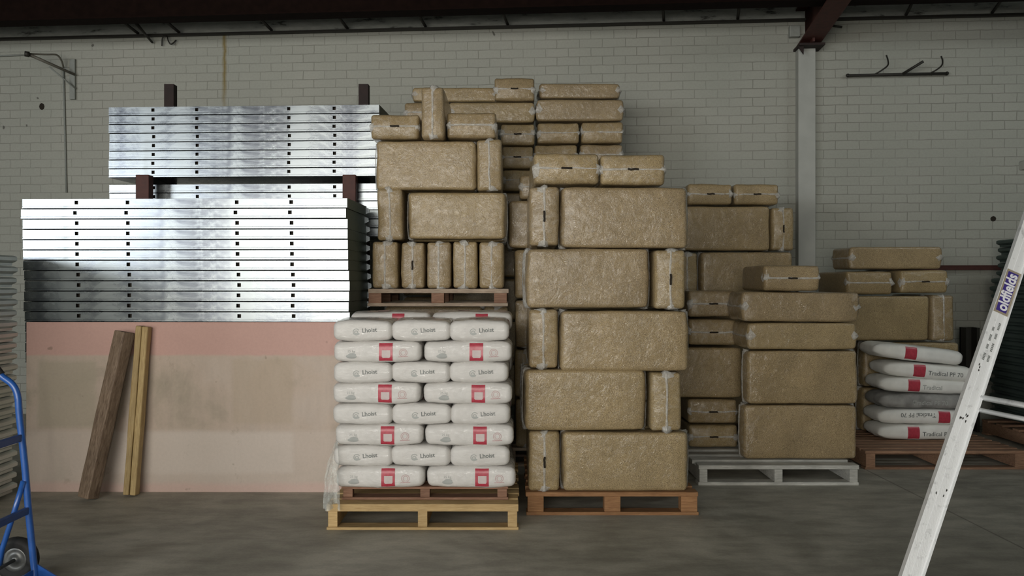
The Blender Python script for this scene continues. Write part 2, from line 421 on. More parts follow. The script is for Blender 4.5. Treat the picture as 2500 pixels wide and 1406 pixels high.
ROT = {'F': Matrix.Identity(3), 'E': Matrix(((0, 0, 1), (0, 1, 0), (-1, 0, 0))),
       'L': Matrix(((0, 1, 0), (0, 0, 1), (1, 0, 0))), 'T': Matrix(((0, 1, 0), (-1, 0, 0), (0, 0, 1)))}
# F flat, end to the front; E on edge, end to the front; L on edge, broad face to the front; T flat, long side to the front
seedc = [0]
def bale(kind, x0, y0, x1, y1, Y, label, slot=True, tilt=0.0, yaw=0.0, group=None, depth=None):
    seedc[0] += 1; sd = seedc[0]
    X0, Z1 = U(x0, y0, Y); X1, Z0 = U(x1, y1, Y); dx, dz = X1-X0-.005, Z1-Z0-.005
    if kind == 'F': half = (dx/2, (depth or .80)/2, dz/2)
    elif kind == 'E': half = (dz/2, (depth or .80)/2, dx/2)
    elif kind == 'L': half = (dz/2, dx/2, (depth or .20)/2)
    else: half = ((depth or .40)/2, dx/2, dz/2)
    D = {'F': half[1], 'E': half[1], 'L': half[2], 'T': half[0]}[kind]
    return bale_at(kind, half, Vector(((X0+X1)/2, Y+D, (Z0+Z1)/2)), label, slot, tilt, yaw, group, sd)
def bale_at(kind, half, loc, label, slot, tilt, yaw, group, sd):
    R = Matrix.Rotation(yaw, 3, 'Z') @ Matrix.Rotation(tilt, 3, 'Y') @ ROT[kind]
    if kind in 'FE' and sd % 2: R = R @ Matrix.Rotation(PI, 3, 'Y')
    root = thing('hemp_bale', label, 'bale', loc, R.to_euler(), group)
    r = min(.024, half[2]*.30)
    vv, ff = rbox(half, (r, r, r), (6, 12, 3), bale_fn(half, sd))
    link('wrapped_body', mesh('wrapped_body', vv, ff, M_bale), root)
    if kind in 'FE':
        link('sealed_film_end', end_film(half, -1, sd), root)
        if slot: link('handle_slot', slot_mesh(half, -1, sd), root)
    else:
        link('sealed_film_end', end_film(half, -1, sd), root); link('sealed_film_end', end_film(half, 1, sd), root)
    return root
HIDE = {}
def fill(n_copies, kind, X, Y, Z, w_, label, group):
    """bales behind or under the visible ones, sharing one mesh per kind"""
    if (kind, round(w_, 2)) not in HIDE:
        seedc[0] += 1
        half = {'L': (.193, w_/2-.004, .098), 'E': (.193, .40, .098), 'F': (.193, .40, .098)}[kind]
        r = bale_at(kind, half, Vector((X, Y, Z)), label, False, 0, 0, group, seedc[0]*2); HIDE[(kind, round(w_, 2))] = r
        return r
    s = HIDE[(kind, round(w_, 2))]
    return dup(s, (X, Y, Z), s.rotation_euler, label, group)

# --- central tower, on the orange pallet
Yc = 5.335; G = 'hemp bales stacked in the central tower'
bale('E', 1290, 1053, 1368, 1201, Yc, 'upright narrow hemp bale on the orange pallet, bottom of the central tower', group=G)
bale('L', 1376, 1055, 1680, 1201, Yc, 'broad hemp bale on the orange pallet, lowest wide face of the central tower', group=G)
bale('L', 1282, 902, 1576, 1052, Yc, 'broad hemp bale in the second layer up, reaching the left side of the central tower', group=G)
bale('E', 1588, 908, 1666, 1054, Yc, 'narrow upright hemp bale in the second layer up, right side of the central tower', False, group=G)
bale('E', 1290, 754, 1363, 901, Yc, 'narrow upright hemp bale in the middle layer, left side of the central tower', False, group=G)
bale('L', 1370, 758, 1680, 907, Yc, 'broad hemp bale in the middle layer of the central tower', group=G)
bale('L', 1288, 606, 1584, 752, Yc, 'broad hemp bale with the bright round highlight, second layer from the top of the tower', group=G)
bale('E', 1597, 609, 1675, 755, Yc, 'narrow upright hemp bale with slit handle beside the brightly highlighted bale', group=G)
bale('E', 1291, 455, 1366, 602, Yc, 'narrow upright hemp bale with slit handle, directly under the left glossy top bale', group=G)
bale('L', 1371, 456, 1678, 606, Yc, 'broad hemp bale directly beneath the two glossy top bales', tilt=.003, group=G)
bale('F', 1299, 373, 1461, 450, Yc, 'glossy flat hemp bale, left one of the pair topping the central tower', group=G, yaw=.02)
bale('F', 1467, 376, 1626, 452, Yc, 'glossy flat hemp bale, right one of the pair topping the central tower', group=G, yaw=-.01)
HB = 'unlit rear hemp bale standing behind a front bale inside the stacks'; HG = 'hemp bales inside the stacks behind the front ones'
for k, (px0, px1) in enumerate(((1376, 1680), (1282, 1576), (1370, 1680), (1288, 1584), (1371, 1678))):
    zc = U(0, (1126, 977, 832, 679, 531)[k], Yc)[1]; xc = U((px0+px1)/2, 0, Yc)[0]
    for j in range(1, 4 if k > 2 else 3): fill(1, 'L', xc, Yc+.105+.205*j, zc, .80, HB, HG)

# --- tower behind the central one
Yt = 6.75; G = 'hemp bales of the shaded tower behind the central tower'
bale('F', 1268, 426, 1388, 486, Yt, 'small flat hemp bale with pale film seam, top of the shaded tower behind', False, group=G)
bale('L', 1243, 489, 1479, 606, Yt, 'pale-edged hemp bale glimpsed between the left tower and the central tower, upper layer', group=G)
bale('E', 1256, 610, 1316, 729, Yt, 'narrow hemp bale with slit handle glimpsed in the gap left of the central tower', group=G)
bale('E', 1258, 733, 1318, 850, Yt, 'narrow hemp bale in the dark gap level with the top sacks', False, group=G)
bale('E', 1256, 853, 1316, 970, Yt, 'narrow hemp bale in the dark gap level with the third sack layer', False, group=G)
bale('E', 1258, 973, 1318, 1092, Yt, 'lowest narrow hemp bale in the dark gap beside the white sacks', False, group=G)
for zt in (670, 791, 911, 1032): fill(1, 'L', U(1320, 0, Yt)[0]+.42, Yt+.12, U(0, zt, Yt)[1], .80, HB, HG)
fill(1, 'L', U(1361, 0, Yt)[0], Yt+.60, U(0, 547, Yt)[1], .80, HB, HG)

# --- back row against the wall
Yb = 7.68; G = 'hemp bales of the high back row by the wall'
bale('T', 1007, 213, 1213, 248, Yb+.30, 'dark flat hemp bale lying at the very top left of the back row', group=G)
bale('F', 986, 250, 1092, 299, Yb+.05, 'dim flat hemp bale mostly hidden behind the upright top bale', False, group=G, depth=.7)
bale('T', 1096, 249, 1305, 299, Yb, 'long flat hemp bale right under the bale with slit handle that tops the back row', group=G)
bale('F', 1206, 189, 1306, 246, Yb, 'flat hemp bale with slit handle, highest bale of all', group=G, depth=.6)
bale('F', 1222, 302, 1306, 354, Yb, 'flat hemp bale with slit handle, third from the top of the inner back column', group=G)
bale('F', 1224, 357, 1302, 411, Yb, 'flat glossy hemp bale with slit handle, fourth from the top of the inner back column', group=G)
bale('F', 1226, 414, 1300, 466, Yb, 'flat hemp bale low in the inner back column, just left of the glossy pair', False, group=G)
bale('T', 1318, 203, 1514, 240, Yb+.12, 'dark flat hemp bale lying on top of the right end of the back row', group=G)
bale('T', 1310, 242, 1522, 295, Yb, 'long shiny flat hemp bale second from the top, right end of the back row', group=G)
bale('F', 1311, 299, 1414, 350, Yb, 'flat hemp bale under the long shiny one, left of two', False, group=G)
bale('F', 1419, 297, 1522, 349, Yb, 'flat hemp bale under the long shiny one, right of two', False, group=G)
bale('F', 1304, 353, 1410, 405, Yb, 'flat hemp bale peeking over the left glossy top bale', False, group=G)
bale('F', 1416, 352, 1521, 404, Yb, 'flat hemp bale peeking over the gap between the glossy top bales', False, group=G)
# what carries the back row
zf = [U(0, 405, Yb)[1]-.203-.406*k for k in range(6)]
for k, z in enumerate(zf):
    for xc in (U(1413, 0, Yb)[0],): fill(1, 'L', xc, Yb+.14, z, .80, HB, HG); fill(1, 'L', xc, Yb+.66, z, .80, HB, HG)
zg = U(0, 467, Yb)[1]
for k in range(5):
    fill(1, 'L', -.19, Yb+.14, zg-.203-.406*k, .80, HB, HG)
zg = U(0, 300, Yb)[1]
for k in range(6):
    fill(1, 'L', -.82, Yb+.16, zg-.203-.406*k, .42, HB, HG)

# --- left tower, on the upper pallet
Yl = 6.42; G = 'hemp bales of the left tower on the high pallet'
for k, (a, b, c, sl_, d) in enumerate(((908, 972, 588, 0, 'leftmost of the row of five'), (978, 1037, 590, 1, 'second of five, with vertical slit handle'), (1041, 1101, 590, 0, 'middle one of the row of five'),
                               (1104, 1166, 588, 0, 'fourth of the row of five, with shiny edge'), (1169, 1231, 590, 0, 'rightmost of the row of five'))):
    bale('E', a, c, b, 705, Yl, 'upright hemp bale on the high pallet, '+d, bool(sl_), group=G)
bale('E', 920, 458, 984, 587, Yl, 'upright hemp bale left of the bale with a faint vertical crease', False, tilt=-.02, group=G)
bale('L', 997, 469, 1233, 584, Yl, 'broad hemp bale with a faint vertical crease, second layer of the left tower', group=G)
bale('L', 918, 343, 1160, 464, Yl, 'broad hemp bale directly below the upright one that tops the left tower', group=G)
bale('E', 1163, 339, 1226, 466, Yl, 'narrow upright hemp bale beside the upper broad bale, right side of the left tower', False, tilt=-.02, group=G)
bale('F', 904, 278, 1024, 340, Yl, 'flat shiny hemp bale overhanging the top left corner of the left tower', group=G)
bale('E', 1027, 211, 1085, 338, Yl-.10, 'hemp bale standing upright alone on top of the left tower', False, group=G)
bale('F', 1089, 273, 1212, 338, Yl, 'flat hemp bale with pale seam, right of the upright one on the left tower', False, group=G)
for xa, ya in ((1115, 527), (1039, 404)):
    for j in (1, 2, 3): fill(1, 'L', U(xa, 0, Yl)[0], Yl+.105+.205*j, U(0, ya, Yl)[1], .754, HB, HG)
# load that carries the upper pallet
for k in range(3):
    z = .125+.199+.3985*k
    for j in range(2): fill(1, 'L', -.64, Yl+.36+.50*j, z, .80, HB, HG)
    fill(1, 'E', -.13, Yl+.66, z, .20, HB, HG)

# --- mid tower on the right, by the wall
Ym = 7.55; G = 'hemp bales of the tower by the white column'
bale('F', 1679, 448, 1789, 500, Ym, 'flat shiny hemp bale topping the tower by the column, touching the central tower', group=G, depth=.7)
bale('F', 1793, 449, 1902, 500, Ym, 'flat hemp bale with slit handle topping the tower by the column, column side', group=G, depth=.7)
bale('L', 1664, 503, 1880, 612, Ym, 'broad dim hemp bale under the two flat ones near the column', group=G)
bale('E', 1884, 506, 1939, 612, Ym, 'narrow upright hemp bale with slit handle next to the white column', group=G)
bale('E', 1650, 616, 1704, 722, Ym, 'narrow dim hemp bale squeezed against the side of the central tower', False, group=G)
bale('L', 1713, 615, 1934, 722, Ym, 'broad dim hemp bale behind the flat bale that tops the white-pallet stack', group=G)
for k in range(3):
    fill(1, 'L', U(1780, 0, Ym)[0], Ym+.14, U(0, 723, Ym)[1]-.203-.398*k, .80, HB, HG)
    fill(1, 'E', U(1905, 0, Ym)[0]+.045, Ym+.46, U(0, 723, Ym)[1]-.203-.398*k, .20, HB, HG)
fill(1, 'L', U(1780, 0, Ym)[0], Ym+.60, U(0, 558, Ym)[1], .80, HB, HG); fill(1, 'L', U(1824, 0, Ym)[0], Ym+.60, U(0, 669, Ym)[1], .80, HB, HG)

# --- stack on the white pallet
Yr = 6.29; G = 'hemp bales of the stack on the white pallet'
bale('L', 1818, 989, 2093, 1122, Yr, 'broad hemp bale lowest on the white pallet', group=G)
bale('L', 1826, 856, 2095, 987, Yr, 'broad hemp bale second up on the white pallet', group=G)
bale('T', 1826, 788, 2092, 854, Yr, 'long flat hemp bale with film ears at both ends, on the two broad bales', group=G)
bale('T', 1812, 713, 2098, 786, Yr, 'long flat hemp bale carrying the single top bale of the white-pallet stack', group=G, tilt=.008)
bale('F', 1864, 647, 2003, 711, Yr, 'flat pale hemp bale with crumpled film, single top of the white-pallet stack', group=G, depth=.60)
Yq = 6.72
bale('F', 1680, 709, 1801, 774, Yq, 'flat hemp bale with slit handle, upper of the two above the dark broad one', group=G)
bale('F', 1681, 779, 1802, 843, Yq, 'flat hemp bale with slit handle, resting on the dark broad one', group=G)
bale('L', 1640, 848, 1814, 972, Yq, 'dark broad hemp bale in the recess between the central tower and the white-pallet stack', group=G, depth=.7)
bale('F', 1680, 975, 1801, 1034, Yq, 'dim flat hemp bale with slit handle under the dark broad one', group=G)
bale('F', 1681, 1038, 1802, 1093, Yq, 'dim flat hemp bale with slit handle lying on the white pallet', group=G)
for zt in (1055, 921): fill(1, 'L', U(1980, 0, 6.4)[0], Yr+.34, U(0, zt, Yr)[1], .66, HB, HG)

# --- stack at the right, behind the grey sacks
Yz = 7.44; G = 'hemp bales of the stack behind the grey sacks'
bale('T', 2076, 602, 2300, 657, Yz, 'long rounded hemp bale topping the stack behind the grey sacks', group=G, depth=.42)
bale('F', 2066, 662, 2180, 719, Yz, 'flat hemp bale under the long rounded one, white-pallet side', False, group=G, depth=.7)
bale('F', 2198, 659, 2316, 716, Yz, 'flat hemp bale with slit handle under the right end of the long rounded one', group=G, depth=.7)
bale('L', 2052, 722, 2270, 832, Yz, 'broad hemp bale below the two flat ones, above the grey sacks', group=G)
bale('E', 2274, 720, 2330, 832, Yz, 'narrow upright hemp bale beside the broad one, ladder side', False, group=G)
bale('L', 2110, 836, 2342, 944, Yz, 'broad hemp bale whose corner shows behind the topmost grey sack', group=G)
bale('L', 2105, 946, 2330, 1052, Yz, 'shadowed broad hemp bale lowest behind the grey sacks', group=G)
fill(1, 'L', U(2161, 0, Yz)[0], Yz+.55, U(0, 777, Yz)[1], .80, HB, HG); fill(1, 'L', U(2226, 0, Yz)[0], Yz+.50, U(0, 893, Yz)[1], .80, HB, HG)
fill(1, 'L', U(2218, 0, Yz)[0], Yz+.50, U(0, 1010, Yz)[1], .80, HB, HG)

# ------------------------------------------------------------------ pallets
def pallet(x0, x1, Y, D, z0, H, mat, label, top=.022, bearer=.045, nb=7, bw=.10, tb=.02, front_top=None, blocks=False, group=None, yaw=0.0, mat2=None):
    rnd = random.Random(int(x0*977)); W = x1-x0
    t = thing('wooden_pallet', label, 'pallet', ((x0+x1)/2, Y, z0), (0, 0, yaw), group)
    ft = front_top or top
    for k in range(nb):
        y = (D-bw)*k/(nb-1); th = ft if k == 0 else top; e = rnd.uniform(-.006, .006)
        MB().box((-W/2+e, y, H-th), (W/2+e, y+bw, H), bev=.003).obj('deck_board', mat, t)
    for xs in (-W/2+.008, -bearer/2, W/2-bearer-.008):
        zt = H-top-(0 if not front_top else 0)
        if blocks:
            for y in (0, (D-bearer)/2, D-bearer): MB().box((xs, y+.004, tb), (xs+bearer, y+bearer*.95, H-ft), bev=.003).obj('spacer_block', mat2 or mat, t)
        else:
            MB().box((xs, (bw if front_top else .0)+.0, tb), (xs+bearer, D, H-top), bev=.003).obj('bearer', mat2 or mat, t)
            if front_top: MB().box((xs, .006, tb), (xs+bearer, bw, H-ft), bev=.003).obj('bearer_end', mat2 or mat, t)
    for k in range(3):
        y = (D-bw)*k/2
        MB().box((-W/2, y, 0), (W/2, y+bw, tb), bev=.003).obj('base_board', mat, t)
    return t
X = lambda px, Y: (px-CX)/F*Y
pallet(X(797, 5.0), X(1266, 5.0), 5.0, 1.16, 0, .158, M_pine, 'bright new pine pallet on the floor under the white sacks', top=.022, front_top=.045, bearer=.058, nb=9, tb=.017)
SP = pallet(X(834, 5.10), X(1241, 5.10), 5.10, .98, .158, .082, M_red_w, 'low reddish pallet sandwiched between the pine pallet and the white sacks', top=.016, bearer=.06, nb=7, tb=.016, blocks=True)
pallet(X(1285, 5.315), X(1706, 5.315), 5.315, 1.10, 0, .150, M_orange, 'orange stained pallet on the floor under the central tower', top=.028, bearer=.105, nb=7, tb=.022, blocks=True)
pallet(X(897, 6.38), X(1240, 6.38), 6.38, 1.05, U(0, 748, 6.38)[1], U(0, 705, 6.38)[1]-U(0, 748, 6.38)[1], M_oldpine, 'weathered pallet high up under the row of five upright bales', top=.034, bearer=.10, nb=7, tb=.026, blocks=True, mat2=M_red_w)
pallet(X(897, 6.40), X(1240, 6.40), 6.50, 1.05, 0, .122, M_oldpine, 'old pallet on the floor behind the white sacks, nearly hidden', top=.022, nb=7)
pallet(X(1705, 6.10), X(2097, 6.10), 6.10, 1.25, 0, .150, M_whitew, 'whitewashed pallet on the floor with a grey-white front frame', top=.030, bearer=.06, nb=7, tb=.024)
pallet(X(2112, 6.62), X(2504, 6.62), 6.62, 1.22, 0, .150, M_brownw, 'wide slatted red-brown pallet under the grey sacks', top=.022, bearer=.075, nb=11, bw=.078, tb=.018)
pallet(X(1243, 6.73), X(1550, 6.73), 6.73, .85, 0, .150, M_oldpine, 'old pallet on the floor deep behind the central tower', nb=5)
for (a, b, lab) in ((1106, 1300, 'old pallet under the left end of the back row'), (1308, 1524, 'old pallet under the right end of the back row')):
    pallet(X(a, Yb)-(.30 if a == 1106 else 0), X(b, Yb), Yb, .80, 0, .06, M_oldpine, lab, nb=5, tb=.016, top=.018)
pallet(X(1670, Ym), X(1940, Ym), Ym, .80, 0, .10, M_oldpine, 'old pallet under the tower by the white column', nb=5)

# ------------------------------------------------------------------ white sacks
def sack_fn(half, seed, amp=.0075):
    sv = Vector((seed*2.3, seed*4.1, seed))
    def fn(p, n):
        e = noise.noise(p*6+sv)*amp+noise.noise(Vector((p.x*22, p.y*22, p.z*9))+sv)*amp*.35
        q = p+n*e
        k = (1-(p.x/half[0])**2)*(1-(p.y/half[1])**2)
        q.z += (.004*k if p.z > 0 else -.001*k)
        cx = abs(p.x)/half[0]*abs(p.y)/half[1]
        q.z *= 1-.22*cx**3
        return q
    return fn
def text_pts(body, size, mat, bold=0.0):
    cu = bpy.data.curves.new('lettering', 'FONT'); cu.body = body; cu.size = size; cu.align_x = 'CENTER'; cu.align_y = 'CENTER'; cu.resolution_u = 3; cu.offset = bold
    o = bpy.data.objects.new('tmp', cu); C.objects.link(o); bpy.context.view_layer.update()
    me = bpy.data.meshes.new_from_object(o.evaluated_get(bpy.context.evaluated_depsgraph_get()))
    vs_ = [v.co.copy() for v in me.vertices]; fs = [tuple(p.vertices) for p in me.polygons]
    bpy.data.objects.remove(o); bpy.data.meshes.remove(me); bpy.data.curves.remove(cu)
    return vs_, fs
def grid_patch(x0, x1, z0, z1, nx=8, nz=10, shape=None):
    vs_, fs = [], []
    for j in range(nz+1):
        for i in range(nx+1): vs_.append(Vector((x0+(x1-x0)*i/nx, z0+(z1-z0)*j/nz, 0)))
    for j in range(nz):
        for i in range(nx):
            a = j*(nx+1)+i; f = (a, a+1, a+nx+2, a+nx+1)
            c = sum((vs_[k] for k in f), Vector())/4
            if shape is None or shape(c.x, c.y): fs.append(f)
    return vs_, fs
def disc_pts(cx, cz, rx, rz, r_in=0.0, n=22, a0=0, a1=2*PI):
    vs_, fs = [], []
    for i in range(n+1):
        a = a0+(a1-a0)*i/n
        vs_.append(Vector((cx+rx*math.cos(a), cz+rz*math.sin(a), 0))); vs_.append(Vector((cx+rx*r_in*math.cos(a), cz+rz*r_in*math.sin(a), 0)))
    for i in range(n): fs.append((2*i, 2*i+2, 2*i+3, 2*i+1))
    return vs_, fs
def on_sack(half, r, fn, face, vs_, off):
    """lay flat (u, v) points on the sack: face 'long' = -y side, 'end' = -x side turned to read upright"""
    out = []
    for v in vs_:
        p = Vector((v.x, -half[1], v.y)) if face == 'long' else Vector((-half[0], -v.x, v.y))
        q = warp_pt(p, half, r, lambda a, n: (a, n)); a, n = q
        b = fn(a, n); out.append(b+n*off)
    return out
SH = (.274, .1835, .0655); SR = (.034, .034, .040)
sack_meshes = {}
def join(parts):
    vs_, fs = [], []
    for v, f in parts: o = len(vs_); vs_ += v; fs += [tuple(i+o for i in ff) for ff in f]
    return vs_, fs
def make_sack(kind, seed, label, loc, group):
    fn = sack_fn(SH, seed); root = thing('lime_sack', label, 'sack', loc, (0, 0, 0 if kind == 'A' else PI/2), group)
    vv, ff = rbox(SH, SR, (14, 10, 1), fn); link('sack_body', mesh('sack_body', vv, ff, M_sack), root)
    rnd = random.Random(seed)
    def put(name, vf, mat, face, off=.0016):
        v, f = vf; me = bpy.data.meshes.new(name); me.from_pydata([tuple(q) for q in on_sack(SH, SR, fn, face, v, off)], [], f); me.materials.append(mat)
        me.polygons.foreach_set('use_smooth', [True]*len(me.polygons)); return link(name, me, root)
    face = 'long'
    dx = rnd.uniform(-.01, .01)
    setp(put('red_panel_print', grid_patch(.016+dx, .100+dx, -.0645, .0645, 8, 14), M_red, face), 'red printed panel')
    inner = lambda x, z: abs(x-.060-dx) < .027 and (-.036 < z < .012) and (abs(x-.060-dx)+abs(z+.012) < .045)
    put('pale_emblem_print', grid_patch(.030+dx, .090+dx, -.040, .014, 16, 14, inner), M_pale, face, .0030)
    put('grey_emblem_print', join([disc_pts(-.155+dx, -.030, .033, .014), disc_pts(-.150+dx, -.020, .025, .012), (lambda a: ([v+Vector((-.155+dx, .004, 0)) for v in a[0]], a[1]))(text_pts('25 kg', .022, None))]), M_greyl, face)
    put('round_seal_print', join([disc_pts(.165+dx, -.006, .026, .026, .86), disc_pts(.165+dx, -.006, .016, .018, .80), grid_patch(.135+dx, .195+dx, -.034, -.029, 6, 1)]), M_redf, face)
    face = 'end'
    tv, tf = text_pts('Lhoist', .037, None, .0008); ang = .06+rnd.uniform(-.03, .05)
    tv = [Vector((v.x*math.cos(ang)-v.y*math.sin(ang)+.043+dx, v.x*math.sin(ang)+v.y*math.cos(ang)+.004, 0)) for v in tv]
    put('brand_lettering', (tv, tf), M_grey, face)
    put('round_logo_print', join([disc_pts(-.038+dx, -.006, .021, .021, .78, a0=.5, a1=5.6), disc_pts(-.038+dx, -.010, .013, .013, .55), disc_pts(-.034+dx, -.018, .018, .007)]), M_greyl, face)
    put_top = grid_patch(-.11, -.03, -.07, .07, 6, 8)
    v = [warp_pt(Vector((q.x, q.y, SH[2])), SH, SR, lambda a, n: fn(a, n)+n*.0018) for q in put_top[0]]
    me = bpy.data.meshes.new('top_print'); me.from_pydata([tuple(q) for q in v], [], put_top[1]); me.materials.append(M_redf); link('top_print', me, root)
    return root
Ys = 5.06; base = .2415; PIT = .1293
protoA, protoB = [], []
rowname = ['bottom layer', 'second layer from the bottom', 'third layer from the bottom', 'fourth layer from the bottom', 'fifth layer from the bottom', 'third layer from the top', 'second layer from the top', 'top layer']
GA, GB, GH = 'white sacks showing their long red-printed side', 'white sacks showing the end with dark lettering', 'white sacks at the back of the pallet load'
rr = random.Random(3)
for row in range(8):
    zc = base+SH[2]+PIT*row; j = lambda a=.006: rr.uniform(-a, a)
    xs0 = X(812, Ys); shift = (.020 if row < 1 else .008 if row < 3 else 0)
    if row % 2 == 0:   # long sides to the front
        spots = [('A', xs0+SH[0]+shift, Ys+SH[1]), ('A', xs0+3*SH[0]+.012+shift, Ys+SH[1])]
        back = [('B', xs0+SH[1]+.362*k+shift, Ys+2*SH[1]+SH[0]+.006) for k in range(3)]
    else:
        spots = [('B', xs0+SH[1]+.362*k, Ys+SH[0]) for k in range(3)]
        back = [('A', xs0+SH[0]+(2*SH[0]+.012)*k, Ys+2*SH[0]+SH[1]+.006) for k in range(2)]
    names = {2: ['left half', 'right half'], 3: ['left end', 'middle', 'right end']}[len(spots)]
    for idx, (k, x, y) in enumerate(spots+back):
        front = idx < len(spots)
        lab = ('white sack with red printed panel, %s, %s' % (names[idx], rowname[row]) if k == 'A' else 'white sack end with dark round logo, %s, %s' % (names[idx], rowname[row])) if front else \
              ('white film-wrapped sack at the back of the top layer' if row == 7 else 'white sack at the back of the load, behind the front sacks')
        grp = (GA if k == 'A' else GB) if front else GH
        pool = protoA if k == 'A' else protoB
        rz = (0 if k == 'A' else PI/2)+j(.02)
        loc = (x+j(.003), y+(j() if front else 0), zc+(.03 if row == 7 and not front else 0))
        if len(pool) < 4:
            s = make_sack(k, len(pool)+(1 if k == 'A' else 9), lab, loc, grp); s.rotation_euler.z = rz; pool.append(s)
        else: dup(pool[rr.randrange(4)], loc, (0, 0, rz), lab, grp)

# loose stretch film hanging off the left lower corner of the load
def film_sheet(name, fn, nu, nv, mat, label, cat='film'):
    vs_ = [fn(i/nu, k/nv) for k in range(nv+1) for i in range(nu+1)]
    fs = [(k*(nu+1)+i, k*(nu+1)+i+1, (k+1)*(nu+1)+i+1, (k+1)*(nu+1)+i) for k in range(nv) for i in range(nu)]
    me = bpy.data.meshes.new(name); me.from_pydata([tuple(v) for v in vs_], [], fs); me.materials.append(mat); me.polygons.foreach_set('use_smooth', [True]*len(me.polygons))
    return setp(link(name, me), label, cat)
def f1(u, v):
    top = U(832-22*(1-u)*1.0-10, 1085, 5.02); bot = U(786+46*u, 1245, 4.97)
    x = top[0]+(bot[0]-top[0])*v**.8-.03*math.sin(v*PI)*(1-u); z = top[1]+(bot[1]-top[1])*v+.015*noise.noise(Vector((u*5, v*3, 1)))
    y = 5.02+.05*math.sin(u*9+v*2)*.5+.30*(1-u)*(1-v)-.04*v+.02*noise.noise(Vector((u*7, v*5, 4)))
    return Vector((x+.012*noise.noise(Vector((u*6, v*6, 9))), y, max(z, .02)))
film_sheet('stretch_wrap', f1, 16, 24, M_wrap, 'loose torn stretch film hanging at the lower left corner of the white sacks')

# ------------------------------------------------------------------ grey sacks at the right
SG = (.372, .20, .063); SGR = (.055, .05, .046)
M_gsack = plain('grey_white_paper', (.86, .855, .81), .65, var=.15, scale=9, bump=.4)
M_gsackd = plain('soiled_grey_paper', (.34, .335, .32), .7, var=.45, scale=12, bump=.4)
def grey_sack(cx_px, cy_px, Y, tilt, band, words, label, mat, flip=False, seed=1, dull=False):
    x, z = U(cx_px, cy_px, Y)
    fn0 = sack_fn(SG, seed, .006)
    def fn(p, n):
        q = fn0(p, n); t = max(0, (-p.x-(SG[0]-.10))/.10)     # folded, pinched valve end
        q.z *= 1-.24*t*t; q.y *= 1-.10*t; q.x -= .02*t*t; q.z += .012*t*noise.noise(Vector((p.y*20, seed, p.z*30)))
        return q
    root = thing('grout_sack', label, 'sack', (x, Y+SG[1], z), (0, tilt, 0), 'grey-white sacks piled on the red-brown pallet')
    vv, ff = rbox(SG, SGR, (16, 8, 1), fn); link('sack_body', mesh('sack_body', vv, ff, mat), root)
    def put(name, vf, m_, off=.0016):
        v, f = vf; me = bpy.data.meshes.new(name); me.from_pydata([tuple(q) for q in on_sack(SG, SGR, fn, 'long', v, off)], [], f); me.materials.append(m_)
        me.polygons.foreach_set('use_smooth', [True]*len(me.polygons)); link(name, me, root)
    if band is not None: put('red_band_print', grid_patch(band-.05, band+.05, -.063, .063, 8, 14), M_red)
    if words:
        tv, tf = text_pts(words, .052, None, .0008); w_ = max(v.x for v in tv)
        if flip: tv = [Vector((-v.x, -v.y, 0)) for v in tv]
        ox = .02 if band is None else (band+.075+w_) if not flip else (band-.075-w_)
        tv = [v+Vector((ox, -.012 if not flip else .020, 0)) for v in tv]
        put('brand_lettering', (tv, tf), M_greyl if dull else M_grey)
    return root
Yg = 7.0
grey_sack(2262, 1057, Yg, .0, -.108, 'Tradical PF 70', 'grey-white sack with red band lying directly on the red-brown pallet', M_gsack, seed=21)
grey_sack(2262, 1019, Yg, .01, .155, 'Tradical PF 70', 'grey-white sack whose red band is at the ladder end and lettering upside down', M_gsack, flip=True, seed=22)
grey_sack(2266, 981, Yg, .015, None, 'Tradical PF 70', 'soiled darker grey sack without red band, third from the bottom', M_gsackd, seed=23, dull=True)
grey_sack(2266, 943, Yg, .045, -.118, 'Tradical', 'grey-white sack with red band, lying third from the top of the sack pile', M_gsack, seed=24, dull=True)
grey_sack(2276, 908, Yg, .075, -.108, 'Tradical PF 70', 'grey-white sack second from the top, lettering right of its red band', M_gsack, seed=25)
grey_sack(2250, 865, Yg-.01, .115, -.09, '', 'topmost grey sack, sagging down toward the ladder', M_gsack, seed=26)

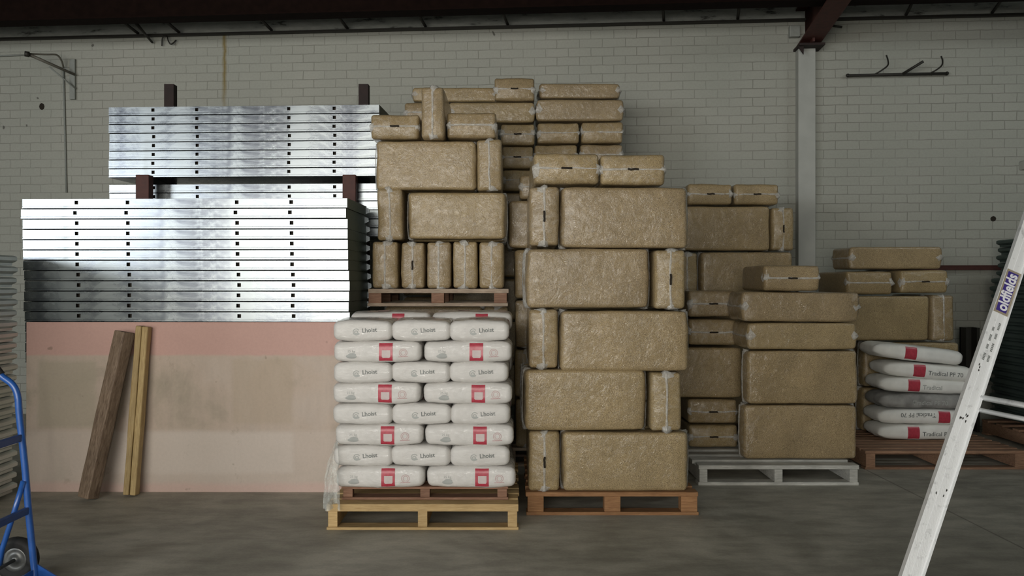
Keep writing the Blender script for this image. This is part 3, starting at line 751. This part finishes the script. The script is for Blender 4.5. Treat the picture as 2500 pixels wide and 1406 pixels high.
# ------------------------------------------------------------------ metal panels
def panel_mesh(L, D, H, holes, mat, style='flat', yawless=True):
    """hollow metal panel: front (y=0) has a main face with square slots, a groove and a lip; x from 0 to L"""
    vs_, fs, mi = [], [], []
    def V(x, y, z): vs_.append((x, y, z)); return len(vs_)-1
    def Q(a, b, c, d, m=0): fs.append((a, b, c, d)); mi.append(m)
    if style == 'flat':
        rows = [(0.0, .014), (.0045, .0), (H*.20, .0), (H*.215, .007), (H*.245, .007), (H*.26, .002), (H*.95, .002), (H-.001, .014)]
    else:
        rows = [(0.0, .035), (.018, .035), (.028, .012), (.036, .0), (H*.80, .0), (H-.008, .010), (H-.002, .03)]
    hs = .0135; zc = H*.60
    prev = None
    for k in range(len(rows)-1):
        (z0, y0), (z1, y1) = rows[k], rows[k+1]
        if style == 'flat' and z0 < zc < z1:
            cuts = [0.0]
            for h in holes: cuts += [h-hs, h+hs]
            cuts.append(L)
            for a, b in zip(cuts, cuts[1:]):
                hole = any(abs((a+b)/2-h) < 1e-4 for h in holes)
                for (p, q) in ((z0, zc-hs), (zc-hs, zc+hs), (zc+hs, z1)):
                    if hole and p == zc-hs:
                        o = [V(a, y0, p), V(b, y0, p), V(b, y0, q), V(a, y0, q)]; i = [V(a, y0+.03, p), V(b, y0+.03, p), V(b, y0+.03, q), V(a, y0+.03, q)]
                        for e in range(4): Q(o[e], o[(e+1) % 4], i[(e+1) % 4], i[e], 1)
                        Q(*i, 1)  # pocket faces coloured dark in place of their own shade
                    else: Q(V(a, y0, p), V(b, y0, p), V(b, y1, q), V(a, y1, q))
        else: Q(V(0, y0, z0), V(L, y0, z0), V(L, y1, z1), V(0, y1, z1))
    # back, top, bottom, ends (ends follow the profile)
    zt, yt, yb = rows[-1][0], rows[-1][1], rows[0][1]
    Q(V(0, D, 0), V(0, D, zt), V(L, D, zt), V(L, D, 0)); Q(V(0, yt, zt), V(L, yt, zt), V(L, D, zt), V(0, D, zt)); Q(V(0, yb, 0), V(0, D, 0), V(L, D, 0), V(L, yb, 0))
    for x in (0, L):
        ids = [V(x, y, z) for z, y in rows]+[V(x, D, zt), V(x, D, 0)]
        fs.append(tuple(ids)); mi.append(2 if x > 0 else 0)  # right end coloured darker, as its shaded side
    if style == 'flat':      # folded tab at the back corner of the end
        for (a0, a1) in ((L, L+.028),):
            c = [V(a0, D-.03, .010), V(a1, D-.03, .022), V(a1, D-.03, .052), V(a0, D-.03, .064)]; d = [V(a0, D-.01, .010), V(a1, D-.01, .022), V(a1, D-.01, .052), V(a0, D-.01, .064)]
            Q(*c); Q(*d)
            for e in range(4): Q(c[e], c[(e+1) % 4], d[(e+1) % 4], d[e])
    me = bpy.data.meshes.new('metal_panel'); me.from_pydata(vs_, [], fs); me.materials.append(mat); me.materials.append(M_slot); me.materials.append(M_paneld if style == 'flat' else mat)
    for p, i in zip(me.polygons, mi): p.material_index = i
    bm = bmesh.new(); bm.from_mesh(me); bmesh.ops.remove_doubles(bm, verts=bm.verts, dist=1e-5); bm.to_mesh(me); bm.free()
    return me
ORD = ['topmost', 'second', 'third', 'fourth', 'fifth', 'sixth', 'seventh', 'eighth', 'ninth', 'tenth', 'eleventh', 'twelfth', 'thirteenth', 'fourteenth', 'fifteenth', 'sixteenth', 'seventeenth', 'eighteenth', 'nineteenth', 'twentieth', 'twenty-first', 'twenty-second', 'twenty-third', 'twenty-fourth', 'twenty-fifth']
def stack(me, n, x, y, ztop, pitch, yaw, labfn, group, jit=.004, seed=1, mat_lip=None, lipfn=None):
    r_ = random.Random(seed)
    for k in range(n):
        o = link('metal_panel', me, None, (x+r_.uniform(-jit, jit)+(lipfn(k) if lipfn else 0), y+r_.uniform(-.002, .002), ztop-pitch*(k+1)), (0, 0, yaw))
        setp(o, labfn(k), 'panel', group)
def lab_plain(place): return lambda k: ('topmost %s' % place) if k == 0 else '%s from the top, %s' % (ORD[k], place)
# front pack
YA = 6.02; yawA = -.030; LA = X(846, 5.95)-X(52, 6.02); xA = X(52, YA)
hA = [X(p, YA-(X(p, YA)-xA)*.03)-xA for p in (184, 309, 576, 709)]
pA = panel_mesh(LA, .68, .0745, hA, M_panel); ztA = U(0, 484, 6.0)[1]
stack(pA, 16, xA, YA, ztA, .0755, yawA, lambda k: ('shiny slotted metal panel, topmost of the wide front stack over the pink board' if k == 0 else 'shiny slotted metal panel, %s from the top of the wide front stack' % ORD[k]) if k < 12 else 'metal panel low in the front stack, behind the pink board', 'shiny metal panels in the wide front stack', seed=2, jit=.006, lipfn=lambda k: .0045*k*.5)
for k in range(4):
    pass
zb = ztA-.0755*16
tm = thing('timber_bearer', 'rough timber bearer on the floor carrying the front metal panels', 'timber', (0, 0, 0), (0, 0, 0))
tm.location = (xA+.15, YA+.05, 0); MB().box((0, 0, 0), (LA-.4, .5, max(zb-.003, .01))).obj('bearer_timber', M_oldpine, tm)
# upper packs on the rack
YB = 6.92; yawB = -.045; xB = X(266, YB); LB = X(926, YB-.12)-xB
def hx(pxs, Y, x0, yaw): return [(X(p, Y+(X(p, Y)-x0)*yaw)-x0) for p in pxs]
pB = panel_mesh(LB, .44, .0745, hx((374, 481, 706, 817), YB, xB, yawB), M_panel)
zB = U(0, 261, YB)[1]
stack(pB, 8, xB, YB, zB, .0748, yawB, lambda k: 'shiny slotted metal panel, %s of the upper stack resting on the rack' % (ORD[k] if k == 0 else ORD[k]+' from the top'), 'shiny metal panels of the upper rack stack', seed=4)
zBb = zB-.0748*8
stack(pB, 6, xB, YB, zBb-.056, .0748, yawB, lambda k: ('slotted metal panel %s below the dark gap under the upper stack' % ('just' if k == 0 else 'second')) if k < 2 else 'metal panel on the rack hidden behind the wide front stack', 'metal panels on the lower rack level', seed=5)
# rack of red posts
def rack_frame(pxf, pxr, label):
    Yf = 6.75; x = X(pxf, Yf-.03)
    t = thing('rack_frame', label, 'rack', (x, Yf, 0))
    m = MB(); m.box((-.054, -.045, 0), (.054, .045, zBb-.002), bev=.004); m.obj('front_post', M_rust, t)
    xr = X(pxr, 7.55)-x
    m = MB(); m.box((xr-.045, .76-.04, 0), (xr+.045, .76+.04, U(0, 208, 7.52)[1]), bev=.004); m.obj('rear_post', M_rustd, t)
    for zz in (zBb-.050, zBb-.056-.0748*6-.054):
        dy = .76-.045
        m = MB()
        r = bmesh.ops.create_cube(m.bm, size=1.0)
        for v in r['verts']:
            back = v.co.y > 0
            v.co = Vector(((xr if back else 0)+(.03 if v.co.x > 0 else -.03), dy if back else .045, zz+(0 if v.co.z < 0 else .048)))
        m.obj('cross_arm', M_steel, t)
    return t
rack_frame(349, 421, 'rust-red rack frame whose dark post rises above the upper metal panels, far from the bales')
rack_frame(853, 891, 'rust-red rack frame whose dark post rises beside the left bale tower')
# left stack, seen along its side
pS = panel_mesh(2.3, .9, .0735, [], M_panel2, 'channel')
nS = 22; ztS = U(0, 622, 5.8)[1]
for k in range(nS):
    o = link('metal_panel', pS, None, (-3.515+.004*math.sin(k*2.1), 3.52, ztS-.0765*(k+1)), (0, 0, PI/2))
    setp(o, 'dull grey panel, %s of the side-on stack behind the hand truck' % ('topmost' if k == 0 else ORD[k]+' from the top'), 'panel', 'dull grey panels in the side-on stack')
# right stack in shade-darkened metal, running toward the camera just past the right edge
pR = panel_mesh(2.1, .95, .0735, [], M_paneld, 'channel')
pallet(4.70, 5.75, 6.10, 2.10, 0, .145, M_brownw, 'dark brown pallet under the shade-darkened panels behind the ladder', nb=9)
ztR = U(0, 585, 8.2)[1]; nR = int((ztR-.148)/.0762)
for k in range(nR):
    x = X(2434 if k < 5 else 2418, 8.2)+.008*((k % 2)*2-1)
    o = link('metal_panel', pR, None, (x, 8.2, ztR-.0762*(k+1)), (0, 0, -PI/2))
    setp(o, 'shade-darkened green panel %s of the tall stack behind the ladder' % ('topmost' if k == 0 else ORD[k]+' from the top'), 'panel', 'dark green panels stacked behind the ladder')

# ------------------------------------------------------------------ pink board and leaning timbers
def mat_pink():
    t = NT('faded_pink_board'); o = t.obj(); x, y, z = t.sep(o)
    n1 = t.noise(o, 2.2, 5, .6, .5); n2 = t.noise(t.mapv(o, (5, 1, 1)), 3.0, 4, .6); n3 = t.noise(o, 50, 4, .7)
    edge = t.math('ADD', z, t.math('MULTIPLY', t.math('SUBTRACT', n1, .5), .05))
    faded = t.math('MULTIPLY', t.math('SUBTRACT', 1.035-.04, edge), 60.0, clamp=True)
    pink = t.mix(.5, (.58, .365, .315), t.ramp(n1, [(.3, .85), (.7, 1.0)]), 'MULTIPLY')
    pale = t.ramp(n1, [(.30, (.36, .31, .24)), (.50, (.52, .42, .345)), (.72, (.54, .455, .39))])
    pale = t.mix(.35, pale, t.ramp(n2, [(.35, .80), (.6, 1.0)]), 'MULTIPLY')
    low = t.math('MULTIPLY', t.math('SUBTRACT', .46, edge), 30.0, clamp=True)
    pale = t.mix(t.math('MULTIPLY', low, .55), pale, (.58, .50, .44))
    def patch(x0, x1, z0, z1, f):
        a = None
        for (v, lo, hi) in ((x, x0, x1), (z, z0, z1)):
            w1 = t.math('ADD', v, t.math('MULTIPLY', t.math('SUBTRACT', n1, .5), .06))
            m1 = t.math('MULTIPLY', t.math('SUBTRACT', w1, lo), 30.0, clamp=True); m2 = t.math('MULTIPLY', t.math('SUBTRACT', hi, w1), 30.0, clamp=True)
            m = t.math('MULTIPLY', m1, m2); a = m if a is None else t.math('MULTIPLY', a, m)
        return t.math('MULTIPLY', a, f)
    pale = t.mix(patch(.07, .52, .45, .96, .75), pale, (.40, .345, .265))
    pale = t.mix(patch(1.48, 1.95, .48, .98, .55), pale, (.45, .36, .27))
    pale = t.mix(patch(.70, .90, .30, 1.0, .30), pale, (.64, .56, .50))
    pale = t.mix(patch(.60, 1.95, .12, .45, .6), pale, (.62, .545, .485))
    blot = t.ramp(t.noise(t.mapv(o, (1, 1, .7)), 5.5, 5, .7), [(.62, 0.0), (.70, 1.0)]); pale = t.mix(t.math('MULTIPLY', blot, .35), pale, (.27, .21, .15))
    edge2 = t.math('MULTIPLY', t.math('SUBTRACT', .085, edge), 25.0, clamp=True); pale = t.mix(t.math('MULTIPLY', edge2, .7), pale, (.60, .42, .37))
    c = t.mix(faded, pink, pale); c = t.mix(.3, c, t.ramp(n3, [(.3, .8), (.6, 1.0)]), 'MULTIPLY')
    spot = t.ramp(t.noise(o, 9, 2, .4), [(.25, 1.0), (.28, 0.0)]); c = t.mix(t.math('MULTIPLY', spot, .5), c, (.16, .12, .08))
    return t.set(Base_Color=c, Roughness=.8, Normal=t.bump(n3, .1, .002))
xb0, xb1 = X(64, 5.92), -1.215; hb = U(0, 786, 5.93)[1]
pb = MB(); pb.box((0, 0, 0), (xb1-xb0, .016, hb), bev=.002)
pbo = pb.obj('plasterboard_sheet', mat_pink()); pbo.location = (xb0, 5.915, 0); pbo.rotation_euler = (-.006, 0, -.006)
setp(pbo, 'large faded pink board standing on edge in front of the metal panels', 'board')
def leaning(name, px0, py0, Y0, px1, py1, Y1, wd, th, mat, label, groove=False):
    x0, z0 = U(px0, py0, Y0); x1, z1 = U(px1, py1, Y1); a, b = Vector((x0, Y0, max(z0, .018))), Vector((x1, Y1, z1)); L = (b-a).length
    t = thing(name, label, 'timber', a, (b-a).to_track_quat('Z', 'Y').to_euler()); return t, L
def lumpy_post(L, wd, th, seed, amp):
    half = (wd/2, th/2, L/2)
    vv, ff = rbox(half, (.008, .008, .008), (2, 2, 40), lambda p, n: p+n*(noise.noise(Vector((p.x*12, p.y*12, p.z*5))+Vector((seed, 0, 0)))*amp))
    return [v+Vector((0, 0, L/2)) for v in vv], ff
M_dpost = mat_wood('dark_treated_timber', (.15, .095, .06), (.42, .31, .22), .7, dirt=.5)
NTm = M_dpost.node_tree
for nd in NTm.nodes:
    if nd.type == 'MAPPING': nd.inputs['Scale'].default_value = (12, 12, 1.6)
M_ypost = mat_wood('yellow_pine_batten', (.40, .27, .11), (.62, .46, .22), .7, dirt=.3)
for nd in M_ypost.node_tree.nodes:
    if nd.type == 'MAPPING': nd.inputs['Scale'].default_value = (10, 10, 1.2)
def post(name, p0, p1, wd, th, mat, label, parts, twist):
    a, b = Vector(p0), Vector(p1); L = (b-a).length; q = (b-a).to_track_quat('Z', 'X')
    t = bpy.data.objects.new(name, None); C.objects.link(t); t.location = a
    zax = (b-a).normalized(); yax = Vector((twist, 1, 0)); yax = (yax-zax*yax.dot(zax)).normalized(); xax = yax.cross(zax)
    t.rotation_euler = Matrix((xax, yax, zax)).transposed().to_euler(); setp(t, label, 'timber')
    for k, (ox, w_) in enumerate(parts):
        vv, ff = lumpy_post(L-.004*k, w_, th, k*5+wd*100, .0035)
        link('timber_length', mesh('timber_length', [v+Vector((ox, 0, 0)) for v in vv], ff, mat), t)
    return t
x0, _ = U(214, 1222, 5.70); x1, z1 = U(300, 810, 5.80)
post('dark_post', (x0, 5.70, .014), (x1, 5.83, z1), .1, .095, M_dpost, 'dark brown weathered post leaning against the pink board', [(0, .105)], .45)
x0, _ = U(320, 1208, 5.80); x1, z1 = U(349, 796, 5.85)
post('pine_batten', (x0, 5.80, .010), (x1, 5.865, z1), .09, .07, M_ypost, 'yellow pine battens leaning against the pink board, right of the dark post', [(-.023, .043), (.023, .043)], .0)

# ------------------------------------------------------------------ hand truck (blue), left edge
def bez(p, n=8):
    """smooth a polyline by Catmull-Rom"""
    P = [Vector(q) for q in p]; out = []
    for i in range(len(P)-1):
        p0, p1, p2, p3 = P[max(i-1, 0)], P[i], P[i+1], P[min(i+2, len(P)-1)]
        for k in range(n):
            t = k/n; out.append(.5*((2*p1)+(-p0+p2)*t+(2*p0-5*p1+4*p2-p3)*t*t+(-p0+3*p1-3*p2+p3)*t**3))
    out.append(P[-1]); return out
YH = 4.08
ht = thing('hand_truck', 'blue tubular hand truck with a black tyre at the left edge', 'hand truck', (X(60, YH), YH, 0))
o0 = Vector((X(60, YH), YH, 0))
def H(px, py, Y=YH): x, z = U(px, py, Y); return Vector((x, Y, z))-o0
for s_, Yk in ((0, YH), (1, YH-.46)):
    sh = Vector((0, Yk-YH, 0))
    pts = [H(-14, 896), H(4, 918), H(30, 938), H(43, 965), H(48, 1020), H(60, 1130), H(72, 1270), H(88, 1425)]
    base_pt = pts[-1]
    pts = [p+sh for p in bez(pts, 5)]
    MB().tube(pts, .0165, 14).obj('side_rail', M_blue, ht, True)
    MB().tube([H(63, 1172)+sh+Vector((0, -.02, 0)), H(40, 1250)+sh+Vector((0, -.02, 0)), H(12, 1335)+sh+Vector((0, -.02, 0)), H(4, 1385)+sh+Vector((0, -.02, 0))], .013, 12).obj('axle_brace', M_blue, ht, True)
    gp = [H(-40, 878)+sh, H(-14, 896)+sh, H(2, 915)+sh]
    MB().tube(bez(gp, 4), .020, 14).obj('rubber_grip', M_rubber, ht, True)
for py, px in ((1068, 52), (1245, 69)):
    a = H(px, py)+Vector((0, 0, 0)); MB().box((a.x-.011, -.46, a.z-.018), (a.x+.011, .0, a.z+.018), bev=.004).obj('cross_bar', M_blued, ht)
ax = H(44, 1372, 4.16); ax.y = 0; ax.z = .112
MB().tube([ax+Vector((0, .09, 0)), ax+Vector((0, -.55, 0))], .009, 10).obj('axle', M_hub, ht, True)
for yw in (.07, -.53):
    yw -= 0
    wp = ax+Vector((0, yw, 0))
    prof = []
    for k in range(17):
        a = PI*k/16; prof.append((.085+.0265*math.sin(a), -.030*math.cos(a)))
    prof = [(.060, -.022)]+prof+[(.060, .022)]
    tyre = MB().lathe(prof, wp).obj('tyre', M_rubber, ht, True)
    hm = MB().lathe([(.0, -.024), (.018, -.026), (.020, -.016), (.045, -.012), (.062, -.021), (.062, .021), (.045, .012), (.020, .016), (.018, .026), (0, .024)], wp).obj('wheel_hub', M_hub, ht, True)
tp = H(88, 1425); tz = tp.z
MB().box((tp.x-.02, -.50, .004), (tp.x+.20, .03, .012), bev=.002).box((tp.x-.012, -.50, .012), (tp.x-.004, .03, .085)).obj('toe_plate', M_blue, ht)
for yy in (0, -.46):
    MB().tube([tp+Vector((0, yy, 0)), Vector((tp.x+.004, yy, .012))], .0165, 12).obj('side_rail_foot', M_blue, ht, True)
MB().prism([(tp.x+.0, .012), (tp.x+.16, .012), (tp.x+.0, .11)], .0, .008).obj('gusset', M_blue, ht)

# ------------------------------------------------------------------ step ladder (right edge)
def ladder():
    # far rail of the rear frame, from the floor up and to the right
    pa = Vector(((2224-CX)/F*2.62, 2.62, U(0, 1406, 2.62)[1])); pb_ = Vector(((2481-CX)/F*2.95, 2.95, U(0, 640, 2.95)[1]))
    d = (pb_-pa).normalized(); foot = pa-d*(pa.z/d.z); top = pa+d*((1.95-pa.z)/d.z)
    t = thing('step_ladder', 'tall scuffed aluminium ladder with a violet-blue sticker, slanting past the right edge', 'ladder', foot)
    L = (top-foot).length
    wide = Vector((1, 0, 0)); wide = (wide-d*wide.dot(d)).normalized(); nrm = d.cross(wide).normalized()
    if nrm.y > 0: nrm = -nrm
    # local frame: x across the rail face, y away from the camera, z up along the rail
    R = Matrix((wide, -nrm, d)).transposed()
    def rail(name, off):
        m = MB(); W, Dp = .064, .026
        prof = [(-W/2, -Dp/2), (-W*.30, -Dp/2), (-W*.29, -Dp/2+.0012), (-W*.11, -Dp/2+.0012), (-W*.10, -Dp/2), (W*.10, -Dp/2), (W*.11, -Dp/2+.0012), (W*.29, -Dp/2+.0012), (W*.30, -Dp/2), (W/2-.006, -Dp/2), (W/2-.005, -Dp/2-.007), (W/2, -Dp/2-.007),
                (W/2, Dp/2), (W/2-.002, Dp/2), (W/2-.002, -Dp/2+.003), (-W/2+.002, -Dp/2+.003), (-W/2+.002, Dp/2), (-W/2, Dp/2)]
        rings = []
        for z, sc_ in ((0, 1.02), (L*.5, .96), (L, .80)):
            rings.append([m.bm.verts.new(R @ Vector((x*sc_, y, z))+off) for x, y in prof])
        for a, b in zip(rings, rings[1:]):
            n_ = len(prof)
            for k in range(n_): m.bm.faces.new((a[k], a[(k+1) % n_], b[(k+1) % n_], b[k]))
        m.bm.faces.new(rings[0][::-1]); m.bm.faces.new(rings[-1])
        return m.obj(name, M_alu, t)
    side = Vector((.10, -.50, 0))
    r1 = rail('side_rail', Vector((0, 0, 0))); rail('side_rail', side)
    # rubber feet
    for o_ in (Vector((0, 0, 0)), side):
        m = MB(); m.box((-.045, -.022, .0), (.045, .022, .05), bev=.006); f = m.obj('rubber_foot', M_rubber, t); f.location = o_
    # pair of horizontal braces
    for py, tk in ((961, .010), (989, .008)):
        z = U(0, py, 2.80)[1]; s_ = (z-foot.z)/d.z; a = d*s_+wide*.028; b = a+side+Vector((0, 0, 0))
        m = MB(); m.tube([a, b], tk, 10); m.obj('cross_brace', M_alu, t, True)
    # lower brace pair near the floor
    z = .22; s_ = z/d.z; a = d*s_; MB().tube([a, a+side], .008, 10).obj('cross_brace', M_alu, t, True)
    # climbing frame on the other side of the hinge, outside the picture
    d2 = Vector((-d.x*1.05, d.y, d.z)).normalized(); apex = top-foot
    f2 = apex-d2*(apex.z/d2.z)
    for o_ in (Vector((0, 0, 0)), side):
        m = MB(); m.tube([f2+o_, apex+o_], .022, 4); m.obj('front_rail', M_alu, t)
    for k in range(1, 6):
        a = f2+(apex-f2)*(k/6.2); m = MB()
        m.box((-.05, -.52, -.01), (.05, 0, .012)); ob = m.obj('tread', M_alu, t); ob.location = a+Vector((.06, 0, 0))
    m = MB(); m.box((-.09, -.60, -.015), (.09, .04, .02), bev=.006); ob = m.obj('top_cap', M_box, t); ob.location = apex
    # sticker: gold border, violet field, white lettering reading upward
    def stick(name, mat, vs_, fs, off, slen, sx=0.0):
        out = [R @ Vector((sx-v.y, -.0135-off, slen+v.x)) for v in vs_]
        me = bpy.data.meshes.new(name); me.from_pydata([tuple(q) for q in out], [], fs); me.materials.append(mat); return link(name, me, r1)
    zc = U(0, 717, 2.90)[1]; sc0 = (zc-foot.z)/d.z
    v, f = grid_patch(-.088, .088, -.0265, .0265, 1, 1); stick('sticker', M_gold, v, f, .0006, sc0)
    v, f = grid_patch(-.080, .080, -.0160, .0205, 1, 1); stick('sticker_field', M_navy, v, f, .0012, sc0)
    tv, tf = text_pts('oldfields', .050, None, .0016); mx = max(q.x for q in tv)
    tv = [Vector((q.x*.074/mx, q.y*1.0, 0)) for q in tv]
    cu = stick('brand_lettering', M_white, tv, tf, .0018, sc0, -.002)
    # small illegible print under the sticker
    vs_, fs = [], []
    rd = random.Random(5)
    for ln, (yy, segs) in enumerate(((.008, (.034, .022, .030, .018)), (-.008, (.030, .040, .026, .034)))):
        u = -.085
        for s_ in segs:
            n0 = len(vs_)
            c = s_/6
            for q in range(5):
                n0 = len(vs_); a = u+c*q; vs_ += [Vector((a, yy-.0035, 0)), Vector((a+c*.7, yy-.0035, 0)), Vector((a+c*.7, yy+.0035, 0)), Vector((a, yy+.0035, 0))]; fs.append((n0, n0+1, n0+2, n0+3))
            u += s_+.010
    zc2 = U(0, 830, 2.87)[1]; stick('fine_print', M_grey, vs_, fs, .0006, (zc2-foot.z)/d.z-.0)
    # black scuffs on the rail face
    rd = random.Random(9)
    for (py, n_) in ((1010, 7), (1185, 3), (900, 3)):
        z0 = (U(0, py, 2.80)[1]-foot.z)/d.z; vs_, fs = [], []
        for q in range(n_):
            cx_, cz_ = rd.uniform(-.018, .018), rd.uniform(-.03, .03); n0 = len(vs_)
            for e in range(6): a_ = e*PI/3; vs_.append(Vector((cz_+rd.uniform(.002, .009)*math.cos(a_), cx_+rd.uniform(.001, .003)*math.sin(a_), 0)))
            fs.append(tuple(range(n0, n0+6)))
        stick('scuff_mark', M_steel, vs_, fs, .0008, z0)
    return t
ladder()

# ------------------------------------------------------------------ fittings on the wall
def wp(px, py, off=.03): return wall_hit(px, py, off)
t = thing('hook_rail', 'dark steel bar with three upturned hooks high on the wall, right of the column', 'hook rail', wp(2190, 182, 0)); o0 = t.location.copy()
MB().tube([wp(2070, 184, .05)-o0, wp(2312, 179, .05)-o0], .014, 10).obj('bar', M_steel, t, True)
for px, py in ((2070, 184), (2312, 179)):
    MB().tube([wp(px, py, 0)-o0, wp(px, py, .055)-o0], .020, 10).obj('end_cap', M_steel, t, True)
for pts in ([(2135, 182), (2152, 172), (2167, 160), (2168, 148), (2164, 135)], [(2268, 180), (2284, 172), (2299, 160), (2301, 148), (2298, 138)]):
    MB().tube(bez([wp(a, b, .05+.05*k)-o0 for k, (a, b) in enumerate(pts)], 5), .008, 8).obj('hook', M_steel, t, True)
MB().tube([wp(2203, 181, .05)-o0, wp(2254, 150, .20)-o0], .014, 10).obj('centre_arm', M_steel, t, True)

t = thing('pipe_bracket', 'thin pipe bracket sticking out high on the wall, above the left grey panels', 'bracket', wp(180, 180, 0)); o0 = t.location.copy()
MB().box((-.03, -.035, -.30), (.03, -.004, .16)).obj('wall_plate', M_cond, t)
MB().tube([wp(66, 131, .45)-o0, wp(182, 182, .04)-o0], .018, 10, r1=.014).obj('strut', M_pipe, t, True)
MB().tube([wp(120, 163, .2)-o0, wp(184, 216, .03)-o0], .008, 8).obj('lower_strut', M_cond, t, True)
MB().tube(bez([wp(66, 131, .42)-o0, wp(110, 133, .3)-o0, wp(138, 134, .2)-o0, wp(150, 148, .12)-o0, wp(155, 165, .06)-o0], 5), .010, 8).obj('bent_arm', M_pipe, t, True)
MB().tube([wp(60, 131, .47)-o0, wp(72, 133, .44)-o0], .030, 10).obj('pipe_end', M_steel, t, True)
m = MB(); m.tube([wp(-40, 138, .02), wp(60, 134, .02)], .009, 8); setp(m.obj('conduit_pipe', M_cond, None, True), 'thin horizontal pipe on the wall at the upper left edge', 'pipe')
m = MB(); m.tube([wp(155, 168, .012), wp(158, 300, .012), wp(162, 470, .012)], .011, 8); setp(m.obj('conduit_pipe', M_cond, None, True), 'thin vertical conduit running down the wall under the pipe bracket', 'pipe')
m = MB(); m.tube([wp(322, 45, .40), wp(372, 104, .03)], .020, 8, r1=.012); setp(m.obj('hanging_rod', M_steel, None, True), 'bent dark rod hanging below the roof beam at upper left', 'rod')
m = MB(); m.tube(bez([wp(395, 112, .03), wp(397, 92, .05), wp(407, 88, .06), wp(411, 100, .07), wp(418, 108, .06), wp(430, 98, .03)], 5), .0075, 8); setp(m.obj('loose_wire', M_steel, None, True), 'curled loose wire at the top of the wall, upper left', 'wire')
p = wp(1937, 80, 0); m = MB(); m.box((-.055, -.07, -.06), (.055, 0, .06), bev=.008); o = m.obj('junction_box', M_box); o.location = p; o.rotation_euler.z = WA; setp(o, 'small grey junction box on the wall beside the rafter end', 'junction box')
m = MB(); m.box((-.018, -.03, -.30), (.018, 0, .10)); 
m.bm.free()
m = MB(); a, b = wp(2045, 64, .06), wp(2056, 66, .10); m.tube([wp(2028, 62, .02), wp(2056, 66, .06)], .012, 8); setp(m.obj('wall_peg', M_steel, None, True), 'short dark peg in the wall right of the rafter', 'peg')
for (px, py, r_, lab) in ((102, 260, .030, 'dark ragged hole in the brick wall at left, below the pipe bracket'), (2425, 534, .028, 'round dark hole in the wall above the stack behind the ladder')):
    c = wp(px, py, .004); m = MB(); pts = [(r_*(1+.25*noise.noise(Vector((k, px, 0))))*math.cos(k*.7854), r_*(1+.35*noise.noise(Vector((k, px, 3))))*math.sin(k*.7854)*(1.3 if px < 500 else 1)) for k in range(8)]
    m.prism(pts, -.004, .008); o = m.obj('wall_hole', M_slot); o.location = c; o.rotation_euler.z = WA; setp(o, lab, 'hole')
# red-brown rail low on the wall at right
t0 = wp(2120, 655, .0); m = MB(); xl0 = wall_hit(2120, 655).x/math.cos(WA); m.box((0, -.045, -.020), (2.0, -.002, .022)); m.box((0, -.045, .018), (2.0, -.040, .03))
o = m.obj('wall_rail', M_rust); o.location = wall_hit(2120, 655); o.rotation_euler.z = WA; setp(o, 'red-brown horizontal rail fixed along the wall behind the right bales', 'rail')
# dark upright steel channel by the wall
Yp = 8.28; xa = X(2368, Yp)-.04; m = MB(); zt = U(0, 800, Yp)[1]
m.box((0, 0, 0), (.03, .12, zt)); m.box((.11, 0, 0), (.14, .12, zt)); m.box((.0, .10, 0), (.14, .12, zt))
o = m.obj('steel_channel', M_steel); o.location = (xa, Yp, 0); setp(o, 'dark upright steel channel standing near the wall, left of the shade-darkened panels', 'steel channel')
